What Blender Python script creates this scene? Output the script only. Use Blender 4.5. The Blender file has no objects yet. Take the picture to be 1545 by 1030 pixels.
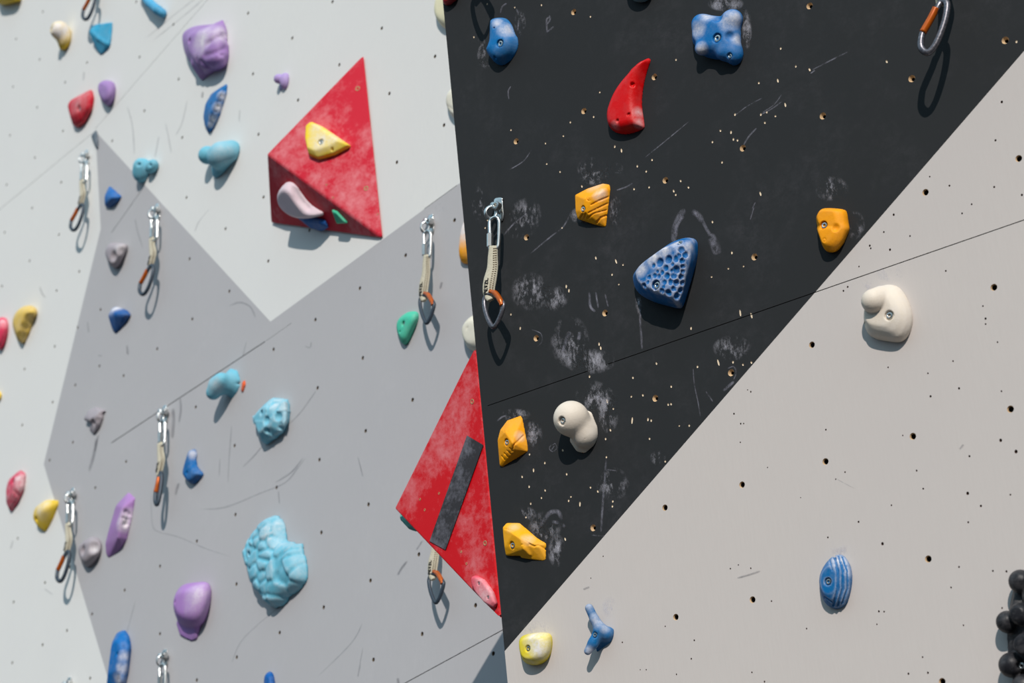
import bpy, bmesh, math, random
import numpy as np
from mathutils import Vector, Matrix
from mathutils.bvhtree import BVHTree
random.seed(7); np.random.seed(7)
scn = bpy.context.scene
COL = scn.collection
# ------------------------------------------------------------------ camera
F = 2700.0; CX, CY = 772.5, 515.0
TH = math.atan(1265/F)                       # pitch of the camera above the horizon
CAM = Vector((0, 0, 1.6))
EX = Vector((1, 0, 0)); EU = Vector((0, -math.sin(TH), math.cos(TH))); EF = Vector((0, math.cos(TH), math.sin(TH)))
def wdir(x, up, f): return EX*x + EU*up + EF*f
def ray(px, py): return wdir((px-CX)/F, (CY-py)/F, 1.0)
class Plane:
    def __init__(s, o, n, u=None):
        s.o = Vector(o); s.n = Vector(n).normalized()
        if u is None: u = Vector((0, 0, 1)).cross(s.n)
        u = Vector(u); s.u = (u - s.n*u.dot(s.n)).normalized(); s.v = s.n.cross(s.u)
    def at(s, px, py, w=0.0):
        r = ray(px, py)
        t = ((s.o - CAM).dot(s.n) + w)/r.dot(s.n)
        return CAM + r*t
    def uv(s, px, py):
        p = s.at(px, py) - s.o
        return p.dot(s.u), p.dot(s.v)
    def frame(s, p):
        m = Matrix((s.u, s.v, s.n)).transposed().to_4x4(); m.translation = p
        return m
uR = -wdir(-3422, -1265, 2700); vR = wdir(-815, 8000, 2700); nR = uR.cross(vR)
uL = -wdir(-2372, -1265, 2700); vL = wdir(-430, 6570, 2700); nL = uL.cross(vL)
RW = Plane(CAM + ray(742, 400)*3.7, nR, uR)
ar = lambda y: (668 + .09515*y, y)            # the front edge (arete) of the right block
pa = RW.at(*ar(650))
LW = Plane(pa - nL.normalized()*.43, nL, uL)
# ------------------------------------------------------------------ materials
def new_mat(name):
    m = bpy.data.materials.new(name); m.use_nodes = True
    nt = m.node_tree; b = nt.nodes['Principled BSDF']
    return m, nt, b
def noise(nt, scale, detail=4, rough=.6, vec=None, sc=None):
    n = nt.nodes.new('ShaderNodeTexNoise'); n.inputs['Scale'].default_value = scale
    n.inputs['Detail'].default_value = detail; n.inputs['Roughness'].default_value = rough
    if vec is None:
        tc = nt.nodes.new('ShaderNodeTexCoord'); vec = tc.outputs['Object']
    if sc:
        mp = nt.nodes.new('ShaderNodeMapping'); mp.inputs['Scale'].default_value = sc
        nt.links.new(vec, mp.inputs['Vector']); vec = mp.outputs['Vector']
    nt.links.new(vec, n.inputs['Vector'])
    return n.outputs['Fac']
def ramp(nt, fac, a, b, va=0.0, vb=1.0):
    r = nt.nodes.new('ShaderNodeMapRange'); r.inputs['From Min'].default_value = a; r.inputs['From Max'].default_value = b
    r.inputs['To Min'].default_value = va; r.inputs['To Max'].default_value = vb
    nt.links.new(fac, r.inputs['Value']); return r.outputs['Result']
def math_(nt, op, a, b=None):
    n = nt.nodes.new('ShaderNodeMath'); n.operation = op
    for i, x in enumerate((a, b)):
        if x is None: continue
        if isinstance(x, (int, float)): n.inputs[i].default_value = x
        else: nt.links.new(x, n.inputs[i])
    return n.outputs[0]
def mix(nt, fac, a, b):
    n = nt.nodes.new('ShaderNodeMix'); n.data_type = 'RGBA'
    if isinstance(fac, (int, float)): n.inputs['Factor'].default_value = fac
    else: nt.links.new(fac, n.inputs['Factor'])
    for s, x in ((6, a), (7, b)):
        if isinstance(x, tuple): n.inputs[s].default_value = (*x, 1)
        else: nt.links.new(x, n.inputs[s])
    return n.outputs[2]
def bump(nt, b, fac, strength=.3, dist=.002):
    n = nt.nodes.new('ShaderNodeBump'); n.inputs['Strength'].default_value = strength; n.inputs['Distance'].default_value = dist
    nt.links.new(fac, n.inputs['Height']); nt.links.new(n.outputs['Normal'], b.inputs['Normal'])
def srgb(r, g, b):
    f = lambda c: (c/255/12.92) if c/255 <= .04045 else ((c/255+.055)/1.055)**2.4
    return (f(r), f(g), f(b))
CHALK = srgb(232, 228, 228)
_hm = {}
def hold_mat(col, chalk=.12, rough=.55, chalkcol=CHALK, fine=False):
    key = (col, chalk, rough, fine)
    if key in _hm: return _hm[key]
    m, nt, b = new_mat('hold_resin')
    at = nt.nodes.new('ShaderNodeAttribute'); at.attribute_name = 'chalk'
    n1 = noise(nt, 28, 6, .7); n2 = noise(nt, 170, 4, .7)
    base = mix(nt, ramp(nt, noise(nt, 14, 3), .35, .7), col, tuple(c*.84 for c in col))
    dust = ramp(nt, n1, .45, .75, 0, chalk)
    local = math_(nt, 'MULTIPLY', at.outputs['Fac'], ramp(nt, math_(nt, 'ADD', math_(nt, 'MULTIPLY', n1, .6), math_(nt, 'MULTIPLY', n2, .4)), .26, .62))
    fac = math_(nt, 'MINIMUM', math_(nt, 'ADD', dust, local), .93)
    c = mix(nt, fac, base, chalkcol)
    nt.links.new(c, b.inputs['Base Color'])
    b.inputs['Roughness'].default_value = rough
    b.inputs['Specular IOR Level'].default_value = .22
    bump(nt, b, math_(nt, 'ADD', n2, math_(nt, 'MULTIPLY', noise(nt, 600, 2), .5)), .35, .0012)
    _hm[key] = m; return m
def simple(name, col, rough=.5, metal=0.0, var=.1, scale=60, spec=.5):
    m, nt, b = new_mat(name)
    c = mix(nt, ramp(nt, noise(nt, scale, 5), .3, .7), tuple(x*(1-var) for x in col), tuple(min(1, x*(1+var)) for x in col))
    nt.links.new(c, b.inputs['Base Color']); b.inputs['Roughness'].default_value = rough; b.inputs['Metallic'].default_value = metal
    b.inputs['Specular IOR Level'].default_value = spec
    return m
STEEL = simple('zinc_steel', (.62, .62, .60), .28, 1.0)
DARKSTEEL = simple('dark_steel', (.16, .17, .19), .38, .8)
GREYALU = simple('grey_aluminium', (.035, .05, .07), .45, .3)
WORN = simple('worn_aluminium', (.13, .125, .14), .35, .7, .5, 260)
ORANGE = simple('orange_anodised', srgb(184, 86, 8), .3, .3, .2)
SLING = simple('cream_webbing', srgb(190, 184, 164), .9, 0, .14, 300)
THREAD = simple('brown_stitching', srgb(128, 112, 88), .9)
INK = simple('black_ink', (.012, .012, .013), .8)
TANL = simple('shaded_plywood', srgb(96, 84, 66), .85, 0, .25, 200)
TAN = simple('raw_plywood', srgb(196, 166, 128), .8, 0, .25, 200)
CHIP = simple('splintered_plywood', srgb(222, 205, 180), .8, 0, .2, 300)
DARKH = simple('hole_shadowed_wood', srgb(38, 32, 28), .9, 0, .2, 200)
DOT = simple('screw_recess', srgb(84, 60, 50), .8)
def wall_mat(name, col, dust=None, damt=0.0, bstr=.12, tint=None):
    m, nt, b = new_mat(name)
    tc = nt.nodes.new('ShaderNodeTexCoord').outputs['Object']
    gr = noise(nt, 30, 6, .65, tc, (9, .7, 1)); big = noise(nt, 1.6, 4, .6, tc)
    c = mix(nt, ramp(nt, gr, .3, .7), tuple(x*.975 for x in col), tuple(min(1, x*1.02) for x in col))
    c = mix(nt, ramp(nt, big, .35, .65, 0, .6), c, tuple(x*y for x, y in zip(col, tint or (.96, .96, .97))))
    if dust:
        cl = noise(nt, 4.5, 8, .72, tc); sp = noise(nt, 38, 8, .8, tc)
        f = math_(nt, 'MULTIPLY', ramp(nt, cl, .48, .72), ramp(nt, sp, .42, .75, 0, damt))
        c = mix(nt, f, c, dust)
    nt.links.new(c, b.inputs['Base Color']); b.inputs['Roughness'].default_value = .7
    b.inputs['Specular IOR Level'].default_value = .16
    bump(nt, b, gr, bstr, .001)
    return m
WHITE_P = wall_mat('white_paint', srgb(224, 224, 221), srgb(190, 190, 190), .12)
GREY_P = wall_mat('cool_grey_paint', srgb(181, 180, 182), srgb(205, 203, 205), .25)
WARM_P = wall_mat('warm_grey_paint', srgb(199, 192, 187), srgb(205, 196, 190), .2)
BLACK_P = wall_mat('black_paint', srgb(42, 44, 46), srgb(112, 108, 114), .22, .12, (1.0, .97, .92))
EDGE = simple('plywood_edge', srgb(170, 140, 100), .8)
# ------------------------------------------------------------------ scene helpers
def tag(o, label=None, cat=None, group=None, kind=None):
    if label: o['label'] = label
    if cat: o['category'] = cat
    if group: o['group'] = group
    if kind: o['kind'] = kind
    return o
def link(name, me, mat=None, parent=None, mw=None):
    o = bpy.data.objects.new(name, me); COL.objects.link(o)
    for m in (mat if isinstance(mat, (list, tuple)) else [mat] if mat else []): me.materials.append(m)
    if parent: o.parent = parent
    if mw is not None: o.matrix_world = mw if not parent else o.matrix_world
    return o
def from_bm(name, bm, mat=None, parent=None, mw=None, smooth=False):
    me = bpy.data.meshes.new(name); bmesh.ops.recalc_face_normals(bm, faces=bm.faces[:])
    bm.to_mesh(me); bm.free()
    if smooth:
        for p in me.polygons: p.use_smooth = True
    return link(name, me, mat, parent, mw)
def cat_rom(P, n=6, closed=False):
    P = [Vector(p) for p in P]; out = []; N = len(P)
    rng = range(N) if closed else range(N-1)
    for i in rng:
        g = (lambda k: P[k % N]) if closed else (lambda k: P[max(0, min(N-1, k))])
        a, b, c, d = g(i-1), g(i), g(i+1), g(i+2)
        for k in range(n):
            t = k/n
            out.append(.5*((2*b) + (c-a)*t + (2*a-5*b+4*c-d)*t*t + (3*b-a-3*c+d)*t**3))
    if not closed: out.append(P[-1])
    return out
def tube(bm, P, r, closed=False, seg=10, flat=None, up=None):
    """sweep a circle (or an ellipse: flat = second radius, up = direction of the first)"""
    P = [Vector(p) for p in P]; N = len(P); rings = []
    rr = r if isinstance(r, (list, tuple)) else [r]*N
    ref = Vector(up) if up is not None else None
    prev = None
    for i in range(N):
        a = P[(i-1) % N] if (closed or i > 0) else P[i]; b = P[(i+1) % N] if (closed or i < N-1) else P[i]
        t = (b-a).normalized()
        if ref is not None: x = ref - t*ref.dot(t)
        elif prev is None:
            x = Vector((0, 0, 1)) - t*t.z
            if x.length < .05: x = Vector((1, 0, 0)) - t*t.x
        else: x = prev - t*prev.dot(t)
        x.normalize(); prev = x; y = t.cross(x)
        f = (flat[i] if isinstance(flat, (list, tuple)) else flat) if flat is not None else rr[i]
        rings.append([bm.verts.new(P[i] + x*math.cos(2*math.pi*k/seg)*rr[i] + y*math.sin(2*math.pi*k/seg)*f) for k in range(seg)])
    for i in range(N if closed else N-1):
        A, B = rings[i], rings[(i+1) % N]
        for k in range(seg): bm.faces.new((A[k], A[(k+1) % seg], B[(k+1) % seg], B[k]))
    if not closed:
        bm.faces.new(rings[0][::-1]); bm.faces.new(rings[-1])
def lathe(bm, prof, c, ax, seg=20, hexr=None):
    """prof: (radius, height) pairs from the outer bottom over the top inwards; a hexagonal socket closes it"""
    ax = Vector(ax).normalized(); x = ax.orthogonal().normalized(); y = ax.cross(x); c = Vector(c); rings = []
    for r, h in prof:
        if isinstance(r, str):
            R = float(r); vs = []
            for k in range(seg):
                a = 2*math.pi*k/seg; q = (a % (math.pi/3)) - math.pi/6
                rad = R*math.cos(math.pi/6)/math.cos(q)
                vs.append(bm.verts.new(c + ax*h + x*math.cos(a)*rad + y*math.sin(a)*rad))
        else: vs = [bm.verts.new(c + ax*h + x*math.cos(2*math.pi*k/seg)*r + y*math.sin(2*math.pi*k/seg)*r) for k in range(seg)]
        rings.append(vs)
    for A, B in zip(rings, rings[1:]):
        for k in range(seg): bm.faces.new((A[k], A[(k+1) % seg], B[(k+1) % seg], B[k]))
    bm.faces.new(rings[0][::-1]); bm.faces.new(rings[-1])
def bolt_mesh(r, h=.5, c=(0, 0, 0), ax=(0, 0, 1)):
    bm = bmesh.new()
    lathe(bm, [(r*1.0, -h*r*2.5), (r*1.0, 0), (r*.93, .12*r), (r*.6, .16*r), (str(r*.5), .1*r), (str(r*.46), -.7*r)], c, ax, 24)
    return bm
# ------------------------------------------------------------------ signed-field modelling of the holds
def surface_net(D, o, h):
    nx, ny, nz = D.shape; ins = D < 0
    cnt = np.zeros((nx-1, ny-1, nz-1)); acc = np.zeros((nx-1, ny-1, nz-1, 3))
    cn = [(i, j, k) for i in (0, 1) for j in (0, 1) for k in (0, 1)]
    sl = lambda A, c: A[c[0]:nx-1+c[0], c[1]:ny-1+c[1], c[2]:nz-1+c[2]]
    for a in cn:
        for ax in range(3):
            if a[ax]: continue
            b = list(a); b[ax] = 1
            da, db = sl(D, a), sl(D, b); x = (da < 0) != (db < 0)
            t = np.where(x, da/np.where(x, da-db, 1), 0)
            cnt += x
            for q in range(3): acc[..., q] += np.where(x, a[q] + (t if q == ax else 0), 0)
    act = cnt > 0; idx = -np.ones(act.shape, int); idx[act] = np.arange(act.sum())
    ii = np.argwhere(act); V = (ii + acc[act]/cnt[act][:, None])*h + o
    faces = []
    for ax in range(3):
        s0 = [slice(None)]*3; s1 = [slice(None)]*3; s0[ax] = slice(0, -1); s1[ax] = slice(1, None)
        A, B = ins[tuple(s0)], ins[tuple(s1)]
        e = np.argwhere(A != B); o1, o2 = [q for q in range(3) if q != ax]
        ok = (e[:, o1] > 0) & (e[:, o2] > 0) & (e[:, o1] < D.shape[o1]-1) & (e[:, o2] < D.shape[o2]-1); e = e[ok]
        def g(d1, d2):
            c = e.copy(); c[:, o1] -= d1; c[:, o2] -= d2; return idx[c[:, 0], c[:, 1], c[:, 2]]
        q = np.stack([g(1, 1), g(0, 1), g(0, 0), g(1, 0)], 1)
        flip = A[e[:, 0], e[:, 1], e[:, 2]]
        if ax == 1: flip = ~flip
        q[~flip] = q[~flip][:, ::-1]
        faces.append(q)
    return V, np.concatenate(faces)
def blur(D, n):
    for _ in range(n):
        for ax in range(3):
            p = np.pad(D, [(1, 1) if a == ax else (0, 0) for a in range(3)], 'edge')
            s = lambda k: p[tuple(slice(k, k+D.shape[a]) if a == ax else slice(None) for a in range(3))]
            D = (s(0)+2*s(1)+s(2))/4
    return D
def hull_planes(P):
    bm = bmesh.new()
    for p in P: bm.verts.new(p)
    bmesh.ops.convex_hull(bm, input=bm.verts[:])
    out = []; cen = sum((Vector(p) for p in P), Vector())/len(P)
    for f in bm.faces:
        f.normal_update()
        if f.calc_area() < 1e-3: continue
        n = f.normal.copy(); d = n.dot(f.verts[0].co)
        if n.dot(cen) > d: n = -n; d = -d
        d = max(n.dot(Vector(p)) for p in P)
        if not any((n-m).length < .03 and abs(d-e) < .6 for m, e in out): out.append((n, d))
    bm.free(); return out
WK = {}
class Field:
    def __init__(s, plane, anchor, S, H, res, voxel=None, pad=6):
        s.wk = WK.get(id(plane), 1.0); s.pl = plane; s.A = plane.at(*anchor); s.s = (s.A-CAM).dot(EF)/F
        P = [s.loc(x, y, w) for x, y in S for w in (0, H)]
        lo = np.min(P, 0) - pad; hi = np.max(P, 0) + pad; lo[2] = -6; hi[2] = H*s.wk + pad
        s.h = max(hi-lo)/res if voxel is None else voxel
        n = np.ceil((hi-lo)/s.h).astype(int)+1
        s.o = lo; g = [lo[i] + np.arange(n[i])*s.h for i in range(3)]
        s.X, s.Y, s.Z = np.meshgrid(*g, indexing='ij'); s.D = np.full(s.X.shape, 1e3); s.H = H; s.chalk = []; s.worn = 0
        s.bolts = []
    def loc(s, px, py, w=0.0):
        p = s.pl.at(px, py, w*s.wk*s.s) - s.A
        return Vector((p.dot(s.pl.u), p.dot(s.pl.v), p.dot(s.pl.n)))/s.s
    def add(s, d, k=0.0):
        if k > 0:
            hh = np.clip(.5 + .5*(s.D-d)/k, 0, 1); s.D = s.D*(1-hh) + d*hh - k*hh*(1-hh)
        else: s.D = np.minimum(s.D, d)
    def cut(s, d, k=0.0):
        d = -d
        if k > 0:
            hh = np.clip(.5 - .5*(s.D-d)/k, 0, 1); s.D = s.D*(1-hh) + d*hh + k*hh*(1-hh)
        else: s.D = np.maximum(s.D, d)
    def hull(s, P):
        d = np.full(s.X.shape, -1e9)
        for n, e in hull_planes(P): d = np.maximum(d, s.X*n.x + s.Y*n.y + s.Z*n.z - e)
        return d
    def ball(s, c, r):
        if not isinstance(r, (tuple, list)): r = (r, r, r)
        q = np.sqrt(((s.X-c[0])/r[0])**2 + ((s.Y-c[1])/r[1])**2 + ((s.Z-c[2])/r[2])**2)
        return (q-1)*min(r)
    def cap(s, a, b, ra, rb):
        ab = b-a; L = max(ab.length_squared, 1e-6)
        t = np.clip(((s.X-a.x)*ab.x + (s.Y-a.y)*ab.y + (s.Z-a.z)*ab.z)/L, 0, 1)
        return np.sqrt((s.X-a.x-t*ab.x)**2 + (s.Y-a.y-t*ab.y)**2 + (s.Z-a.z-t*ab.z)**2) - (ra + (rb-ra)*t)
    def rings(s, S, H, t=.55, mid=.9, mh=.55, bse=1.0, smooth=True):
        c = Vector((sum(p[0] for p in S)/len(S), sum(p[1] for p in S)/len(S)))
        a0 = s.loc(c.x, c.y, 0); # image shift of a unit of height
        P0 = s.A + (s.pl.u*a0.x + s.pl.v*a0.y)*s.s; P1 = P0 + s.pl.n*H*s.wk*s.s
        pr = lambda p: Vector((CX + F*(p-CAM).dot(EX)/(p-CAM).dot(EF), CY - F*(p-CAM).dot(EU)/(p-CAM).dot(EF)))
        d = pr(P1) - pr(P0); L = d.length; dh = d/L if L > 0 else Vector((1, 0))
        A = max((Vector(p)-c).dot(dh) for p in S); B = min((Vector(p)-c).dot(dh) for p in S)
        out = []
        if smooth:
            S = [tuple(p)[:2] for p in cat_rom([(x, y, 0) for x, y in S], 3, True)]
            lv = [(0, bse, 0), (.3, 1-(1-t)*.10, .3), (.6, 1-(1-t)*.34, .6), (.85, 1-(1-t)*.68, .85), (1, t, 1)]
        else: lv = [(0, bse, 0), (mh, mid, mh), (1, t, 1)]
        for w, sc, off in lv:
            w = w*H
            for p in S:
                q = Vector(p)-c; a = q.dot(dh); perp = q - dh*a
                if w == 0:   # the base keeps to the far side of the shift
                    sh = min(L*.55, (A-B)*.4); a = B + (a-B)*(A-B-sh)/(A-B)
                    r = c + dh*a + perp*.98
                else:
                    room = (A-B)*(1-sc)*.5
                    r = c + q*sc + dh*min(room, (off*.9)*room)
                out.append(s.loc(r.x, r.y, w))
        return out
    def sample(s, p):
        f = [(p[i]-s.o[i])/s.h for i in range(3)]; sh = s.D.shape
        i = [int(math.floor(v)) for v in f]
        if any(i[k] < 0 or i[k] >= sh[k]-1 for k in range(3)): return 10.0
        t = [f[k]-i[k] for k in range(3)]; r = 0
        for a in (0, 1):
            for b in (0, 1):
                for c in (0, 1):
                    r += s.D[i[0]+a, i[1]+b, i[2]+c]*(t[0] if a else 1-t[0])*(t[1] if b else 1-t[1])*(t[2] if c else 1-t[2])
        return r
    def surf(s, px, py):
        w = s.H + 5
        while w > 0:
            p = s.loc(px, py, w)
            if s.sample(p) < 0: return p
            w -= .4
        return s.loc(px, py, 0)
    def run(s, ops):
        for o in ops:
            k = o[0]
            if k == 'dome':      # silhouette, height, smooth k, ring shape
                Q = s.rings(o[1], o[2], *(o[4] if len(o) > 4 else ())); Q += [Vector((q.x, q.y, -5)) for q in Q if q.z < .01]
                s.add(s.hull(Q), o[3] if len(o) > 3 else 0)
            elif k == 'hull':
                Q = [s.loc(*p) for p in o[1]]; Q += [Vector((q.x, q.y, -5)) for q in Q]
                s.add(s.hull(Q), o[2] if len(o) > 2 else 0)
            elif k == 'edome':   # follows a concave outline: S, height, rim radius, lean
                S = [tuple(p)[:2] for p in cat_rom([(x, y, 0) for x, y in o[1]], 3, True)]; H = o[2]*s.wk; Rr = o[3]
                ln = o[4] if len(o) > 4 else .4
                P = [s.loc(x, y, o[2]*.22) for x, y in S]
                x, y = s.X[:, :, 0], s.Y[:, :, 0]; best = np.full(x.shape, 1e9); ins = np.zeros(x.shape, bool)
                for i in range(len(P)):
                    A, B = P[i-1], P[i]; ex, ey = B.x-A.x, B.y-A.y; L2 = max(ex*ex+ey*ey, 1e-9)
                    t = np.clip(((x-A.x)*ex+(y-A.y)*ey)/L2, 0, 1); best = np.minimum(best, (x-A.x-t*ex)**2+(y-A.y-t*ey)**2)
                    if abs(B.y-A.y) > 1e-9: ins ^= ((A.y > y) != (B.y > y)) & (x < (B.x-A.x)*(y-A.y)/(B.y-A.y)+A.x)
                d2 = np.sqrt(best)*np.where(ins, -1, 1) + .12*H; q = np.clip(-d2/Rr, 0, 1); h = H*np.sqrt(1-(1-q)**2)
                h3, d3 = h[:, :, None], d2[:, :, None]
                s.add(np.where(d3 > 0, np.where(s.Z > 0, np.sqrt(d3**2 + np.maximum(s.Z, 0)**2), d3), (s.Z-h3)*.7), o[5] if len(o) > 5 else 0)
            elif k == 'ball': s.add(s.ball(s.loc(*o[1]), o[2]), o[3] if len(o) > 3 else 0)
            elif k == 'cap':
                P = o[1]; R = o[2]
                for i in range(len(P)-1): s.add(s.cap(s.loc(*P[i]), s.loc(*P[i+1]), R[i], R[i+1]), o[3] if len(o) > 3 else 2)
            elif k == 'cball': s.cut(s.ball(s.loc(*o[1]), o[2]), o[3] if len(o) > 3 else 0)
            elif k == 'blur': s.D = blur(s.D, o[1])
            elif k == 'dimple':
                for px, py, r in o[1]:
                    c = s.surf(px, py); s.cut(s.ball(c + Vector((0, 0, r*o[2])), r*(o[3] if len(o) > 3 else 1)), .8)
            elif k == 'groove':
                pth = [(p[0]+(q[0]-p[0])*t/4, p[1]+(q[1]-p[1])*t/4) for p, q in zip(o[1], o[1][1:]) for t in range(4)] + [o[1][-1]]
                P = [s.surf(*p) for p in pth]; r = o[2]
                d = np.full(s.X.shape, 1e3)
                for a, b in zip(P, P[1:]): d = np.minimum(d, s.cap(a, b, r, r))
                s.cut(d, r*.6)
            elif k == 'ridge':
                P = [s.surf(*p) for p in o[1]]; r = o[2]
                for a, b in zip(P, P[1:]): s.add(s.cap(a, b, r, r), r*1.5)
            elif k == 'torus':
                c = s.surf(o[1], o[2]); R, r = o[3], o[4]
                q = np.sqrt((s.X-c.x)**2 + (s.Y-c.y)**2) - R
                s.cut(np.sqrt(q*q + (s.Z-c.z)**2) - r, .6)
            elif k == 'voro':
                TILT = o[6] if len(o) > 6 else 0
                n, amp, wd, amp2 = o[1:5]; rs = np.random.RandomState(o[5] if len(o) > 5 else 3)
                lo = s.o; hi = s.o + np.array(s.D.shape)*s.h
                sd = rs.rand(n, 2)*(hi-lo)[:2] + lo[:2]; hv = rs.rand(n)-.5; tl = rs.randn(n, 2)*.5
                F1 = np.full(s.X.shape, 1e9); F2 = F1.copy(); C = np.zeros(s.X.shape)
                for q, (a, b) in enumerate(sd):
                    dx = s.X-a; dy = (s.Y-b)*1.15; d = np.sqrt(dx*dx+dy*dy)
                    val = hv[q]*amp2 + (dx*tl[q, 0]+dy*tl[q, 1])*amp2*TILT
                    cl = d < F1; F2 = np.where(cl, F1, np.minimum(F2, d)); C = np.where(cl, val, C); F1 = np.where(cl, d, F1)
                s.D = s.D + amp*np.clip(1-(F2-F1)/wd, 0, 1) + C
            elif k == 'radial':
                px, py, n, amp, r0, ph = o[1:7]; c = s.loc(px, py, 0)
                dx, dy = s.X-c.x, s.Y-c.y; r = np.sqrt(dx*dx+dy*dy); a = np.arctan2(dy, dx)
                s.D = s.D + amp*np.sin(n*a+ph)*np.clip((r-r0)/r0, 0, 1.2)
            elif k == 'stripe':
                a, per, amp, ph = o[1:5]
                q = s.X*math.cos(a) + s.Y*math.sin(a)
                s.D = s.D + amp*np.sin(2*math.pi*q/per + ph + .02*s.Y)
            elif k == 'lump':
                amp, per, sd = o[1:4]; r = np.random.RandomState(sd); f = 0
                for _ in range(5):
                    v = r.randn(3); v /= np.linalg.norm(v); f = f + np.sin((s.X*v[0]+s.Y*v[1]+s.Z*v[2])*2*math.pi/per + r.rand()*6)
                s.D = s.D + amp*f/2.5
            elif k in ('bolt', 'screw', 'hole'):
                px, py, r = o[1:4]; c = s.surf(px, py); dep = (o[4] if len(o) > 4 else (r*.9 if k != 'hole' else r*2.2))*(.95 if k == 'bolt' else 1)
                q = np.sqrt((s.X-c.x)**2 + (s.Y-c.y)**2) - r
                d = np.maximum(q, (c.z-dep) - s.Z)
                s.cut(d, .5)
                if k != 'hole': s.bolts.append((c.x, c.y, c.z-dep, r*(.74 if k == 'bolt' else .8)))
            elif k == 'chalk': s.chalk += o[1]
            elif k == 'worn': s.worn = o[1]
            s.D = np.maximum(s.D, -(s.Z + 4))
        s.D = np.maximum(s.D, -(s.Z + .4))
        s.D[0] = s.D[-1] = 5; s.D[:, 0] = s.D[:, -1] = 5; s.D[:, :, 0] = s.D[:, :, -1] = 5
def make_hold(plane, S, H, ops, mat, label, group=None, res=64, cat='climbing hold', voxel=None, name='climbing_hold'):
    anchor = (sum(p[0] for p in S)/len(S), sum(p[1] for p in S)/len(S))
    f = Field(plane, anchor, S, H, res, voxel)
    f.run(ops)
    V, Q = surface_net(f.D, f.o, f.h)
    me = bpy.data.meshes.new(name); me.from_pydata((V*f.s).tolist(), [], Q.tolist()); me.update()
    for p in me.polygons: p.use_smooth = True
    ch = np.zeros(len(V))
    for px, py, r, a in f.chalk:
        c = f.surf(px, py); d = np.sqrt(((V-np.array(c))**2).sum(1)); ch = np.maximum(ch, a*np.clip(1.35-d/r, 0, 1))
    if f.worn:   # chalk rubbed onto raised edges, kept out of hollows
        B = blur(f.D, 4); ii = np.clip(np.round((V-f.o)/f.h).astype(int), 1, np.array(f.D.shape)-2)
        cv = (B[ii[:, 0], ii[:, 1], ii[:, 2]] - f.D[ii[:, 0], ii[:, 1], ii[:, 2]])/f.h
        ch = np.where(cv < 0, ch*np.clip(1+cv*5, 0, 1), ch); ch = np.maximum(ch, f.worn*np.clip(cv*5-.25, 0, 1)*(V[:, 2] > 4))
    at = me.attributes.new('chalk', 'FLOAT', 'POINT'); at.data.foreach_set('value', ch.astype(np.float32))
    o = link(name, me, mat, None, plane.frame(f.A))
    tag(o, label, cat, group)
    for x, y, z, r in f.bolts:
        b = from_bm('bolt', bolt_mesh(r*f.s, .5, Vector((x, y, z))*f.s + Vector((0, 0, r*.25*f.s))), STEEL, o)
        for p in b.data.polygons: p.use_smooth = False
    return o
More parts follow.
